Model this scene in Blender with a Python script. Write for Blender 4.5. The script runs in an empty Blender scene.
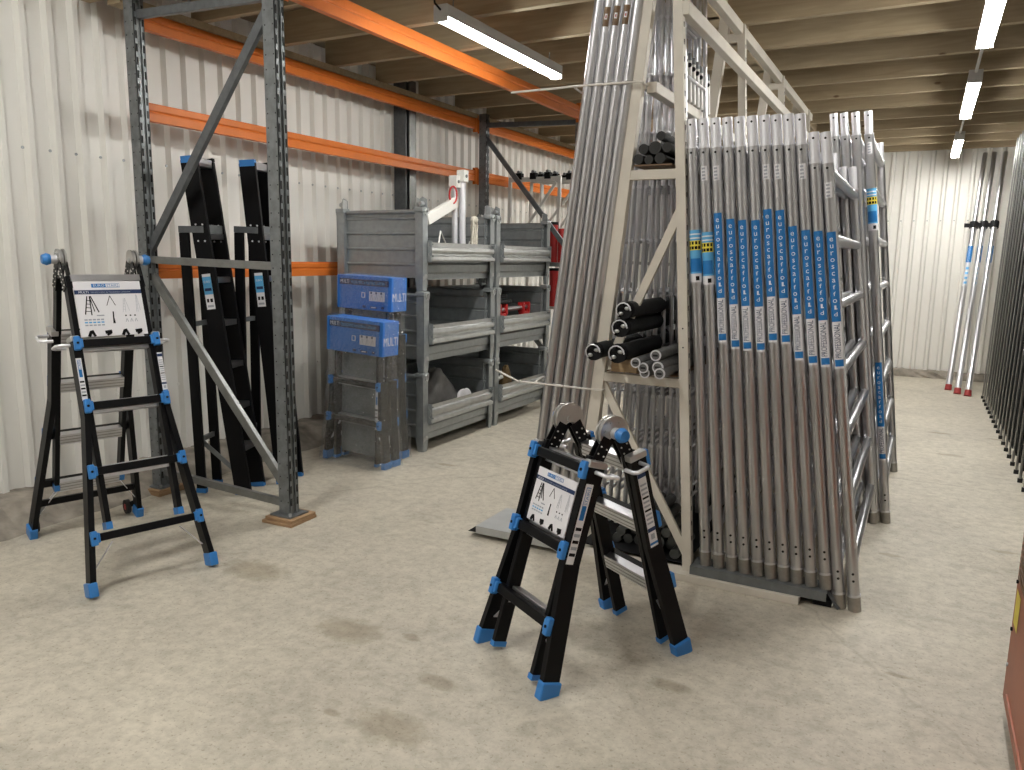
import bpy, bmesh, math, random
from mathutils import Vector, Matrix
random.seed(7)
S = bpy.context.scene
COL = S.collection
PI = math.pi
V = Vector

# ------------------------------------------------------------------ materials
def new_mat(name, col, rough=.5, metal=0, noise=0, nscale=8, col2=None, bump=0, bscale=60, stretch=None, detail=6, spec=None, rvar=0):
    m = bpy.data.materials.new(name); m.use_nodes = True
    nt = m.node_tree; b = nt.nodes['Principled BSDF']
    b.inputs['Base Color'].default_value = (*col, 1)
    b.inputs['Roughness'].default_value = rough
    b.inputs['Metallic'].default_value = metal
    if spec is not None: b.inputs['Specular IOR Level'].default_value = spec
    tc = nt.nodes.new('ShaderNodeTexCoord')
    mp = nt.nodes.new('ShaderNodeMapping')
    nt.links.new(tc.outputs['Object'], mp.inputs[0])
    if stretch: mp.inputs['Scale'].default_value = stretch
    if noise or col2:
        n = nt.nodes.new('ShaderNodeTexNoise'); n.inputs['Scale'].default_value = nscale; n.inputs['Detail'].default_value = detail
        nt.links.new(mp.outputs[0], n.inputs['Vector'])
        r = nt.nodes.new('ShaderNodeValToRGB')
        c2 = col2 or tuple(c * (1 - noise) for c in col)
        r.color_ramp.elements[0].position = .32; r.color_ramp.elements[1].position = .68
        r.color_ramp.elements[0].color = (*c2, 1); r.color_ramp.elements[1].color = (*col, 1)
        nt.links.new(n.outputs['Fac'], r.inputs[0]); nt.links.new(r.outputs[0], b.inputs['Base Color'])
        if rvar:
            mr = nt.nodes.new('ShaderNodeMapRange'); mr.inputs['To Min'].default_value = rough - rvar; mr.inputs['To Max'].default_value = rough + rvar
            nt.links.new(n.outputs['Fac'], mr.inputs[0]); nt.links.new(mr.outputs[0], b.inputs['Roughness'])
    if bump:
        n2 = nt.nodes.new('ShaderNodeTexNoise'); n2.inputs['Scale'].default_value = bscale; n2.inputs['Detail'].default_value = 4
        nt.links.new(mp.outputs[0], n2.inputs['Vector'])
        bp = nt.nodes.new('ShaderNodeBump'); bp.inputs['Strength'].default_value = bump; bp.inputs['Distance'].default_value = .01
        nt.links.new(n2.outputs['Fac'], bp.inputs['Height']); nt.links.new(bp.outputs[0], b.inputs['Normal'])
    return m

M = {}
M['clad'] = new_mat('cladding', (.80, .785, .745), .45, 0, .05, 2.5, stretch=(1, 1, .3))
M['halld'] = new_mat('hall cladding darkened for reflections', (.17, .13, .105), .6)  # unseen hall surfaces, darkened to cut bright reflections in the tubes
M['alu'] = new_mat('aluminium', (.66, .66, .69), .30, 1)
M['alum'] = new_mat('mill aluminium', (.53, .53, .55), .29, 1)
M['aluw'] = new_mat('white aluminium', (.78, .78, .82), .42, .8)
M['alud'] = new_mat('worn aluminium', (.34, .34, .335), .36, 1)
M['collar'] = new_mat('collar', (.40, .38, .35), .5, .9, .2, 30)
M['zinc'] = new_mat('galvanised steel', (.37, .395, .405), .40, .6, .16, 22, rvar=.05)
M['zincd'] = new_mat('dull zinc', (.21, .225, .23), .5, .55, .25, 18)
M['zincl'] = new_mat('bright zinc', (.52, .53, .53), .36, .85, .14, 16)
M['rack'] = new_mat('rack grey', (.15, .16, .17), .40, .5, .25, 26, rvar=.05)
M['rackz'] = new_mat('upright zinc', (.235, .25, .26), .42, .55, .3, 22)
M['brace'] = new_mat('brace zinc', (.27, .275, .27), .42, .7, .25, 15)
M['orange'] = new_mat('orange paint', (.68, .18, .03), .42, 0, .10, 9, spec=.3)
M['black'] = new_mat('black coat', (.004, .004, .005), .40, spec=.16)
M['blackm'] = new_mat('matt black', (.008, .008, .009), .75, spec=.2)
M['slot'] = new_mat('slot', (.012, .012, .012), .9)
M['blue'] = new_mat('blue plastic', (.03, .19, .52), .38)
M['blued'] = new_mat('label blue', (.008, .155, .44), .4)
M['bluel'] = new_mat('label light blue', (.10, .38, .68), .4)
M['navy'] = new_mat('navy print', (.01, .03, .10), .5)
M['card'] = new_mat('blue carton', (.018, .165, .56), .5, 0, .12, 5)
M['white'] = new_mat('white print', (.72, .71, .74), .5)
M['grprint'] = new_mat('grey print', (.35, .37, .42), .5)
M['yellow'] = new_mat('yellow print', (.75, .62, .06), .5)
M['cream'] = new_mat('cream paint', (.62, .575, .50), .45, 0, .12, 7)
M['whitep'] = new_mat('white powder coat', (.72, .71, .68), .4)
M['red'] = new_mat('red paint', (.45, .02, .02), .4)
M['redc'] = new_mat('red rubber', (.33, .03, .03), .6)
M['rope'] = new_mat('rope', (.70, .66, .56), .9, 0, .2, 60)
M['cord'] = new_mat('cord', (.68, .65, .60), .8)
M['tarp'] = new_mat('grey tarp', (.13, .125, .12), .75, 0, .35, 12, bump=.2, bscale=25)
M['glove'] = new_mat('brown leather', (.16, .10, .04), .85, 0, .4, 20)
M['canvas'] = new_mat('dark canvas', (.016, .017, .018), .8, 0, .3, 30, bump=.2)
M['canvasg'] = new_mat('grey canvas', (.15, .15, .15), .7, 0, .3, 30, bump=.15)
M['ply'] = new_mat('plywood', (.42, .29, .16), .65, 0, .3, 6, stretch=(1, 1, 14))
M['plyf'] = new_mat('film plywood', (.16, .09, .04), .5, 0, .3, 10)
M['machine'] = new_mat('orange brown panel', (.36, .105, .05), .45, 0, .15, 6)
M['darksteel'] = new_mat('dark steel', (.10, .105, .105), .38, .85, .3, 20)
M['steelr'] = new_mat('hinge steel', (.50, .49, .48), .38, .85)
M['kerb'] = new_mat('rough concrete', (.36, .32, .27), .95, 0, .5, 9, bump=.7, bscale=14)
M['casing'] = new_mat('lamp casing', (.6, .6, .6), .5)
M['mat_rubber'] = new_mat('rubber', (.02, .02, .02), .8)
M['trayg'] = new_mat('grey tray', (.46, .47, .47), .45, .5, .15, 10)

def wood_mat(name, c1, c2, sc):
    m = bpy.data.materials.new(name); m.use_nodes = True
    nt = m.node_tree; b = nt.nodes['Principled BSDF']; b.inputs['Roughness'].default_value = .75
    tc = nt.nodes.new('ShaderNodeTexCoord'); mp = nt.nodes.new('ShaderNodeMapping'); mp.inputs['Scale'].default_value = sc
    nt.links.new(tc.outputs['Object'], mp.inputs[0])
    n = nt.nodes.new('ShaderNodeTexNoise'); n.inputs['Scale'].default_value = 5; n.inputs['Detail'].default_value = 8; n.inputs['Distortion'].default_value = .8
    nt.links.new(mp.outputs[0], n.inputs['Vector'])
    r = nt.nodes.new('ShaderNodeValToRGB'); r.color_ramp.elements[0].position = .3; r.color_ramp.elements[1].position = .7
    r.color_ramp.elements[0].color = (*c2, 1); r.color_ramp.elements[1].color = (*c1, 1)
    nt.links.new(n.outputs['Fac'], r.inputs[0])
    # knots
    vo = nt.nodes.new('ShaderNodeTexVoronoi'); vo.inputs['Scale'].default_value = 2.2
    mp2 = nt.nodes.new('ShaderNodeMapping'); mp2.inputs['Scale'].default_value = (1, 1, 2.2); nt.links.new(tc.outputs['Object'], mp2.inputs[0])
    nt.links.new(mp2.outputs[0], vo.inputs['Vector'])
    kr = nt.nodes.new('ShaderNodeValToRGB'); kr.color_ramp.elements[0].position = .035; kr.color_ramp.elements[1].position = .075
    kr.color_ramp.elements[0].color = (.40, .30, .22, 1); kr.color_ramp.elements[1].color = (1, 1, 1, 1)
    nt.links.new(vo.outputs['Distance'], kr.inputs[0])
    mx = nt.nodes.new('ShaderNodeMix'); mx.data_type = 'RGBA'; mx.blend_type = 'MULTIPLY'; mx.inputs['Factor'].default_value = 1
    nt.links.new(r.outputs[0], mx.inputs['A']); nt.links.new(kr.outputs[0], mx.inputs['B'])
    nt.links.new(mx.outputs['Result'], b.inputs['Base Color'])
    return m
M['joist'] = wood_mat('joist wood', (.43, .345, .225), (.33, .26, .165), (.5, 6, 6))
M['deck'] = wood_mat('deck wood', (.26, .21, .145), (.19, .155, .105), (.5, 3, 3))
M['packer'] = wood_mat('packer wood', (.42, .27, .15), (.28, .17, .09), (2, 8, 30))

def floor_mat():
    m = bpy.data.materials.new('concrete floor'); m.use_nodes = True
    nt = m.node_tree; L = nt.links.new; b = nt.nodes['Principled BSDF']
    tc = nt.nodes.new('ShaderNodeTexCoord')
    def noise(s, d, dist=0, rough=.6):
        n = nt.nodes.new('ShaderNodeTexNoise'); n.inputs['Scale'].default_value = s; n.inputs['Detail'].default_value = d
        n.inputs['Distortion'].default_value = dist; n.inputs['Roughness'].default_value = rough
        L(tc.outputs['Object'], n.inputs['Vector']); return n
    def ramp(src, p0, c0, p1, c1):
        r = nt.nodes.new('ShaderNodeValToRGB'); e = r.color_ramp.elements
        e[0].position = p0; e[1].position = p1; e[0].color = (*c0, 1); e[1].color = (*c1, 1); L(src, r.inputs[0]); return r.outputs[0]
    def mult(a, c, f=1):
        x = nt.nodes.new('ShaderNodeMix'); x.data_type = 'RGBA'; x.blend_type = 'MULTIPLY'; x.inputs['Factor'].default_value = f
        L(a, x.inputs['A']); L(c, x.inputs['B']); return x.outputs['Result']
    base = ramp(noise(1.1, 10, .4).outputs['Fac'], .35, (.465, .425, .355), .66, (.60, .55, .455))
    fine = ramp(noise(16, 8, .2, .75).outputs['Fac'], .36, (.74, .735, .72), .60, (1, 1, 1))
    sp = ramp(noise(70, 3).outputs['Fac'], .30, (.60, .58, .55), .42, (1, 1, 1))
    bl = ramp(noise(3.3, 4, 1.2).outputs['Fac'], .30, (.74, .73, .71), .44, (1, 1, 1))
    c = mult(mult(mult(base, fine), sp, .8), bl, .45)
    # oil spots with shapes of their own
    for (x, y, rx, ry) in [(-1.99, 2.35, .17, .10), (-2.8, 2.61, .20, .11), (-1.44, 1.89, .16, .09), (-1.66, 1.86, .04, .02), (-1.73, 2.43, .045, .028), (-.69, 2.60, .075, .045), (.26, 8.06, .12, .04),
                           (.73, 8.03, .12, .04), (.52, 4.82, .07, .03), (.32, 7.15, .12, .05), (-3.05, 4.75, .10, .03), (-.03, 4.45, .06, .03), (.05, 3.1, .05, .02), (-1.45, 2.2, .1, .05)]:
        mp = nt.nodes.new('ShaderNodeMapping'); mp.vector_type = 'TEXTURE'
        mp.inputs['Location'].default_value = (x, y, 0); mp.inputs['Scale'].default_value = (rx, ry, 1); L(tc.outputs['Object'], mp.inputs[0])
        nz = noise(14, 3); ad = nt.nodes.new('ShaderNodeVectorMath'); ad.operation = 'LENGTH'; L(mp.outputs[0], ad.inputs[0])
        su = nt.nodes.new('ShaderNodeMath'); su.operation = 'ADD'; L(ad.outputs['Value'], su.inputs[0]); L(nz.outputs['Fac'], su.inputs[1])
        hf = nt.nodes.new('ShaderNodeMath'); hf.operation = 'MULTIPLY'; hf.inputs[1].default_value = .5; L(su.outputs[0], hf.inputs[0])
        c = mult(c, ramp(hf.outputs[0], .52, (.72, .69, .64), .80, (1, 1, 1)))
    # cracks / joints
    def crack(scale, w, dark):
        v = nt.nodes.new('ShaderNodeTexVoronoi'); v.feature = 'DISTANCE_TO_EDGE'; v.inputs['Scale'].default_value = scale
        n = noise(2.2, 5, 0); a = nt.nodes.new('ShaderNodeMix'); a.data_type = 'VECTOR'; a.inputs['Factor'].default_value = .16
        L(tc.outputs['Object'], a.inputs['A']); L(n.outputs['Color'], a.inputs['B']); L(a.outputs['Result'], v.inputs['Vector'])
        return ramp(v.outputs['Distance'], 0, dark, w, (1, 1, 1))
    c = mult(c, crack(.33, .0011, (.74, .73, .71)), .6)
    L(c, b.inputs['Base Color'])
    r = nt.nodes.new('ShaderNodeMapRange'); r.inputs['To Min'].default_value = .42; r.inputs['To Max'].default_value = .72
    L(noise(2.5, 6).outputs['Fac'], r.inputs[0]); L(r.outputs[0], b.inputs['Roughness'])
    bp = nt.nodes.new('ShaderNodeBump'); bp.inputs['Strength'].default_value = .12; bp.inputs['Distance'].default_value = .01
    L(noise(35, 6).outputs['Fac'], bp.inputs['Height']); L(bp.outputs[0], b.inputs['Normal'])
    return m
M['floor'] = floor_mat()

def emit_mat(name, col, s):
    m = bpy.data.materials.new(name); m.use_nodes = True; nt = m.node_tree
    b = nt.nodes['Principled BSDF']; b.inputs['Base Color'].default_value = (.8, .8, .8, 1)
    b.inputs['Emission Color'].default_value = (*col, 1); b.inputs['Emission Strength'].default_value = s
    return m
M['lamp'] = emit_mat('lamp diffuser', (1, .985, .93), 50)
M['lamph'] = emit_mat('added hall lamp diffuser', (1, .985, .93), 88)
M['lampr'] = emit_mat('dim added hall lamp diffuser', (1, .985, .93), 24)

def film_mat():
    m = bpy.data.materials.new('clear plastic film'); m.use_nodes = True; nt = m.node_tree; L = nt.links.new
    out = nt.nodes['Material Output']; nt.nodes.remove(nt.nodes['Principled BSDF'])
    t = nt.nodes.new('ShaderNodeBsdfTransparent'); t.inputs[0].default_value = (.90, .92, .94, 1)
    g = nt.nodes.new('ShaderNodeBsdfGlossy'); g.inputs['Roughness'].default_value = .18; g.inputs[0].default_value = (.9, .9, .9, 1)
    n = nt.nodes.new('ShaderNodeTexNoise'); n.inputs['Scale'].default_value = 26; n.inputs['Distortion'].default_value = 1.5
    bp = nt.nodes.new('ShaderNodeBump'); bp.inputs['Strength'].default_value = .8; bp.inputs['Distance'].default_value = .03
    tc = nt.nodes.new('ShaderNodeTexCoord'); L(tc.outputs['Object'], n.inputs['Vector']); L(n.outputs['Fac'], bp.inputs['Height']); L(bp.outputs[0], g.inputs['Normal'])
    mx = nt.nodes.new('ShaderNodeMixShader'); mx.inputs[0].default_value = .17
    L(t.outputs[0], mx.inputs[1]); L(g.outputs[0], mx.inputs[2]); L(mx.outputs[0], out.inputs[0])
    return m
M['film'] = film_mat()

# ------------------------------------------------------------------ mesh builder
_tc = {}
def text_geo(s, size, sub=False, sp=1):
    k = (s, size, sub, sp)
    if k not in _tc:
        cu = bpy.data.curves.new('txt', 'FONT'); cu.body = s; cu.size = size; cu.align_x = 'LEFT'; cu.resolution_u = 2; cu.space_character = sp
        o = bpy.data.objects.new('txt', cu); COL.objects.link(o)
        dg = bpy.context.evaluated_depsgraph_get(); me = bpy.data.meshes.new_from_object(o.evaluated_get(dg))
        bm = bmesh.new(); bm.from_mesh(me); bmesh.ops.triangulate(bm, faces=bm.faces)
        if sub:
            for _ in range(4):
                E_ = [e for e in bm.edges if abs(e.verts[0].co.y - e.verts[1].co.y) > size * .12]
                if E_: bmesh.ops.subdivide_edges(bm, edges=E_, cuts=1); bmesh.ops.triangulate(bm, faces=bm.faces)
        bm.verts.index_update(); vs = [v.co.copy() for v in bm.verts]; fs = [tuple(v.index for v in p.verts) for p in bm.faces]; bm.free()
        bpy.data.objects.remove(o); bpy.data.curves.remove(cu); bpy.data.meshes.remove(me)
        _tc[k] = (vs, fs)
    return _tc[k]

class MB:
    def __init__(s): s.v = []; s.f = []; s.m = []; s.s = []; s.mats = []
    def mi(s, m):
        if m not in s.mats: s.mats.append(m)
        return s.mats.index(m)
    def add(s, vs, fs, m, smooth=False):
        o = len(s.v); s.v += [V(p) for p in vs]; i = s.mi(m)
        for f in fs: s.f.append([o + k for k in f]); s.m.append(i); s.s.append(smooth)
        return s
    def box(s, c, d, m, R=None):
        c = V(c); h = [x / 2 for x in d]; vs = []
        for z in (-1, 1):
            for y in (-1, 1):
                for x in (-1, 1):
                    p = V((x * h[0], y * h[1], z * h[2])); vs.append(c + (R @ p if R else p))
        return s.add(vs, [(0, 2, 3, 1), (4, 5, 7, 6), (0, 1, 5, 4), (2, 6, 7, 3), (0, 4, 6, 2), (1, 3, 7, 5)], m)
    def bb(s, x0, x1, y0, y1, z0, z1, m): return s.box(((x0 + x1) / 2, (y0 + y1) / 2, (z0 + z1) / 2), (x1 - x0, y1 - y0, z1 - z0), m)
    def bar(s, p, q, w, h, m, up=(0, 0, 1)):       # w along side = dir x up, h along up
        p = V(p); q = V(q); d = (q - p); L = d.length; d.normalize(); u = V(up); sd = d.cross(u)
        if sd.length < 1e-4: sd = d.cross(V((0, 1, 0)))
        sd.normalize(); u = sd.cross(d)
        R = Matrix((sd, d, u)).transposed()
        return s.box((p + q) / 2, (w, L, h), m, R)
    def tube(s, p, q, r, m, n=12, r2=None, caps=True, hollow=False):
        p = V(p); q = V(q); d = (q - p).normalized(); a = d.orthogonal().normalized(); b = d.cross(a); r2 = r if r2 is None else r2
        vs = [p + (a * math.cos(2 * PI * i / n) + b * math.sin(2 * PI * i / n)) * r for i in range(n)] + [q + (a * math.cos(2 * PI * i / n) + b * math.sin(2 * PI * i / n)) * r2 for i in range(n)]
        s.add(vs, [(i, (i + 1) % n, n + (i + 1) % n, n + i) for i in range(n)], m, True)
        if caps: s.add(vs, [tuple(range(n))[::-1], tuple(range(n, 2 * n))], m)
        return s
    def path(s, pts, r, m, n=8, closed=False):
        pts = [V(p) for p in pts]; N = len(pts); vs = []; a = None
        for i, p in enumerate(pts):
            d = (pts[min(i + 1, N - 1)] - pts[max(i - 1, 0)]).normalized()
            a = d.orthogonal().normalized() if a is None else (a - d * a.dot(d)).normalized()
            b = d.cross(a)
            vs += [p + (a * math.cos(2 * PI * k / n) + b * math.sin(2 * PI * k / n)) * r for k in range(n)]
        fs = [(i * n + k, i * n + (k + 1) % n, (i + 1) * n + (k + 1) % n, (i + 1) * n + k) for i in range(N - 1) for k in range(n)]
        s.add(vs, fs, m, True); s.add(vs[:n], [tuple(range(n))[::-1]], m); s.add(vs[-n:], [tuple(range(n))], m)
        return s
    def prism(s, poly, vec, m, smooth=False):
        poly = [V(p) for p in poly]; n = len(poly); vec = V(vec); vs = poly + [p + vec for p in poly]
        return s.add(vs, [tuple(range(n))[::-1], tuple(range(n, 2 * n))] + [(i, (i + 1) % n, n + (i + 1) % n, n + i) for i in range(n)], m, smooth)
    def sheet(s, prof, t, vec, m):                 # prof 3D polyline, t offset vector
        n = len(prof); P = [V(p) for p in prof]; T = V(t); vec = V(vec)
        vs = P + [p + vec for p in P] + [p + T for p in P] + [p + T + vec for p in P]
        fs = []
        for i in range(n - 1):
            fs += [(i, i + 1, n + i + 1, n + i), (2 * n + i, 3 * n + i, 3 * n + i + 1, 2 * n + i + 1), (i, 2 * n + i, 2 * n + i + 1, i + 1), (n + i, n + i + 1, 3 * n + i + 1, 3 * n + i)]
        fs += [(0, n, 3 * n, 2 * n), (n - 1, 3 * n - 1, 4 * n - 1, 2 * n - 1)]
        return s.add(vs, fs, m)
    def sphere(s, c, r, m, n=12, k=8, sc=(1, 1, 1)):
        c = V(c); vs = []
        for j in range(k + 1):
            th = PI * j / k
            for i in range(n):
                ph = 2 * PI * i / n; vs.append(c + V((r * sc[0] * math.sin(th) * math.cos(ph), r * sc[1] * math.sin(th) * math.sin(ph), r * sc[2] * math.cos(th))))
        return s.add(vs, [(j * n + i, (j + 1) * n + i, (j + 1) * n + (i + 1) % n, j * n + (i + 1) % n) for j in range(k) for i in range(n)], m, True)
    def quad(s, o, u, v, m): o = V(o); u = V(u); v = V(v); return s.add([o, o + u, o + u + v, o + v], [(0, 1, 2, 3)], m)
    def text(s, txt, size, fn, m, width=None, sub=False, sp=1):
        vs, fs = text_geo(txt, size, sub, sp)
        if width:
            x0 = min(v.x for v in vs); w = max(v.x for v in vs) - x0
            vs = [V(((v.x - x0) * width / w, v.y, 0)) for v in vs]
        return s.add([fn(v.x, v.y) for v in vs], fs, m)
    def build(s, name, parent=None, bevel=0, label=None, cat=None, group=None, kind=None, loc=None):
        me = bpy.data.meshes.new(name); me.from_pydata([tuple(v) for v in s.v], [], s.f)
        for m in s.mats: me.materials.append(m)
        me.polygons.foreach_set('material_index', s.m); me.polygons.foreach_set('use_smooth', s.s); me.update()
        o = bpy.data.objects.new(name, me); COL.objects.link(o)
        if parent: o.parent = parent
        if loc: o.location = loc
        if bevel:
            b = o.modifiers.new('bevel', 'BEVEL'); b.width = bevel; b.segments = 2; b.limit_method = 'ANGLE'; b.angle_limit = .8
        return tag(o, label, cat, group, kind)

def tag(o, label=None, cat=None, group=None, kind=None):
    if label: o['label'] = label
    if cat: o['category'] = cat
    if group: o['group'] = group
    if kind: o['kind'] = kind
    return o
def empty(name, loc=(0, 0, 0), rz=0, label=None, cat=None, group=None):
    o = bpy.data.objects.new(name, None); COL.objects.link(o); o.location = loc; o.rotation_euler = (0, 0, rz); o.empty_display_size = .1
    return tag(o, label, cat, group)
def copy_tree(o, parent=None):
    kids = list(o.children)
    c = o.copy(); COL.objects.link(c)
    if parent: c.parent = parent
    for ch in kids: copy_tree(ch, c)
    return c
def struct(mb, name, **k): return mb.build(name, kind='structure', **k)

# ------------------------------------------------------------------ the room
XW, YF, XR, YB = -4.65, 12.1, 2.3, -4.0
ZJ = 3.05       # underside of joists
struct(MB().bb(-4.9, 2.6, YB - .2, YF + .3, -.1, 0, M['floor']), 'floor')

def ribbed(axis, a0, a1, const, z0, z1, sgn, phase, mt='clad'):
    """corrugated cladding; axis 'y' runs along Y at X=const; ribs stand out in direction sgn"""
    prof = []; p = .16; a = a0; t = .034
    k = math.ceil((a0 - phase) / p); prof.append((a0, 0))
    while phase + k * p < a1 - .06:
        c = phase + k * p
        if c - .04 > a0: prof += [(c - .034, 0), (c - .016, 1), (c + .016, 1), (c + .034, 0)]
        k += 1
    prof.append((a1, 0))
    if axis == 'y': P = [(const + sgn * t * (h - 1), a, z0) for a, h in prof]; T = (-sgn * .03, 0, 0)
    else: P = [(a, const + sgn * t * (h - 1), z0) for a, h in prof]; T = (0, -sgn * .03, 0)
    mb = MB(); mb.sheet(P, T, (0, 0, z1 - z0), M[mt])
    return mb
wl = ribbed('y', YB, YF + .02, XW, .135, 5.0, 1, 2.79)
for k in range(-6, 60):     # fixing screws with washers
    y = 2.73 + .16 * k
    if YB < y < YF - .1:
        wl.tube((XW, y, 2.13), (XW + .005, y, 2.13), .009, M['zinc'], 8)
        wl.tube((XW, y, .62), (XW + .006, y, .62), .009, M['clad'], 8)
struct(wl, 'wall_left')
wf = ribbed('x', -4.7, XR + .05, YF, .09, ZJ + .3, -1, -.52)
for k in range(-25, 18):
    x = -.52 + .16 * k
    wf.tube((x, YF, 2.13), (x, YF - .006, 2.13), .009, M['zinc'], 8)
struct(wf, 'wall_far')
struct(ribbed('y', YB, YF, XR, 0, 5.0, -1, 0), 'wall_right')
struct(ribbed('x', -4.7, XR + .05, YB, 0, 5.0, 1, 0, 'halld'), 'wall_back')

def kerb(name, pts, axis, n, a0, a1):
    mb = MB(); rows = []; R = random.Random(3)
    for i in range(n + 1):
        a = a0 + (a1 - a0) * i / n; row = []
        for j, (d, z) in enumerate(pts):
            jj = 0 if j in (0, len(pts) - 1) and j == 0 else 1
            dd = d + (R.uniform(-.025, .025) if 0 < j else 0); zz = max(0, z + (R.uniform(-.014, .014) if 0 < j < len(pts) - 1 else 0))
            row.append((dd, a, zz) if axis == 'y' else (a, dd, zz))
        rows.append(row)
    k = len(pts); vs = [p for r in rows for p in r]
    mb.add(vs, [(i * k + j, i * k + j + 1, (i + 1) * k + j + 1, (i + 1) * k + j) for i in range(n) for j in range(k - 1)], M['kerb'])
    struct(mb, name)
kerb('baseboard_left', [(-4.75, .14), (-4.60, .135), (-4.47, .125), (-4.40, .09), (-4.33, .035), (-4.26, 0)], 'y', 160, YB, YF)
kerb('baseboard_far', [(YF + .1, .10), (YF - .03, .09), (YF - .10, .08), (YF - .13, .03), (YF - .16, 0)], 'x', 70, -4.6, XR)

# ceiling over the mezzanine, with its joists
struct(MB().bb(-4.66, XR, 3.12, YF + .02, ZJ + .22, ZJ + .26, M['deck']), 'ceiling')
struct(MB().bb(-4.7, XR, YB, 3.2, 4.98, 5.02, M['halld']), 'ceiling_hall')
n = 1
def joist(x0, x1, y, t=.055, z0=ZJ, z1=ZJ + .22):
    global n
    struct(MB().bb(x0, x1, y - t / 2, y + t / 2, z0, z1, M['joist']), 'trim_%d' % n, bevel=.003); n += 1
for k in range(14): joist(-4.45, -1.28, 3.16 + .655 * k)
for k in range(14): joist(-1.36, XR - .03, 3.37 + .661 * k + (.06 if k > 9 else 0))
struct(MB().bb(-4.47, -4.355, 3.2, YF - .1, 3.004, 3.05, M['joist']), 'trim_%d' % n); n += 1       # wall plate on the rear beam
struct(MB().bb(-4.62, -4.44, 3.13, 3.19, ZJ - .02, ZJ + .24, M['joist']), 'trim_%d' % n); n += 1
struct(MB().bb(-1.36, -1.28, 3.2, YF - .1, ZJ + .0, ZJ + .22, M['joist']), 'trim_%d' % n); n += 1
# grey steel building column against the wall
cm = MB(); cm.bb(-4.64, -4.50, 6.27, 6.28, .13, 3.2, M['rack']).bb(-4.64, -4.50, 6.43, 6.44, .13, 3.2, M['rack']).bb(-4.58, -4.57, 6.28, 6.43, .13, 3.2, M['rack']).bb(-4.51, -4.50, 6.33, 6.44, .13, 3.2, M['brace'])
struct(cm, 'trim_%d' % n); n += 1

# ------------------------------------------------------------------ ceiling lights
def ceiling_light(x, y0, y1, z, label, m, hang=.1, cord=None):
    L = y1 - y0; t = empty('ceiling_light', (x, (y0 + y1) / 2, z), 0, label, 'light', 'tube lights')
    h = MB(); h.bb(-.045, .045, -L / 2, L / 2, .015, .06, M['casing']); h.bb(-.048, -.043, -L / 2, L / 2, -.010, .02, M['casing']); h.bb(.043, .048, -L / 2, L / 2, -.010, .02, M['casing']); h.bb(-.047, .047, -L / 2 - .012, -L / 2, -.035, .06, M['casing']); h.bb(-.047, .047, L / 2, L / 2 + .012, -.035, .06, M['casing'])
    h.build('casing', t, bevel=.004)
    d = MB(); pr = [(-.042, .014), (-.042, -.008), (-.03, -.028), (0, -.036), (.03, -.028), (.042, -.008), (.042, .014)]
    d.prism([(a, -L / 2, b) for a, b in pr], (0, L, 0), m); d.build('diffuser', t)
    for s in (-1, 1):
        MB().tube((0, s * L * .42, .06), (0, s * L * .42, .06 + hang), .004, M['zincd'], 6).build('hanger', t)
    if cord:
        MB().path(cord, .006, M['blackm'], 6).build('cable', t)
    return t
ceiling_light(-2.6, 3.98, 5.56, 2.92, 'tube light above the orange rack beam', M['lamp'], .07, cord=[(0, -.80, .03), (.0, -.86, .05), (-.01, -.86, .12), (-.01, -.84, .2), (0, -.80, .28)])
ceiling_light(.2, 4.25, 5.87, 2.92, 'nearest tube light of the row over the right aisle', M['lamp'], .07)
ceiling_light(.2, 6.93, 8.55, 2.92, 'middle tube light of the row over the right aisle', M['lamp'], .07)
ceiling_light(.2, 9.98, 11.56, 2.92, 'farthest tube light of the row over the right aisle', M['lamp'], .07)
ceiling_light(-2.6, 8.3, 9.9, 2.92, 'added tube light hidden behind the leaning tube bundle', M['lamp'], .07)  # lamp added out of sight to brighten the far left wall
cd = MB(); cd.tube((.2, 5.88, 2.965), (.2, 6.92, 2.965), .011, M['casing'], 8); tag(cd.build('conduit'), 'white conduit between the nearest and middle aisle lights', 'conduit')
cd = MB(); cd.tube((.2, 8.56, 2.965), (.2, 9.97, 2.965), .011, M['casing'], 8); tag(cd.build('conduit'), 'white conduit between the middle and farthest aisle lights', 'conduit')
for (x, y, l) in [(-2.6, .1, 'left'), (.2, .1, 'right'), (-2.6, -3., 'rear left'), (.2, -3., 'rear right')]:  # lamps added out of view for the foreground, brightness chosen per side
    ceiling_light(x, y, y + 1.6, 4.2, 'added unseen tube light in the open hall, %s' % l, M['lampr' if 'right' in l else 'lamph'], .78)

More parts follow.
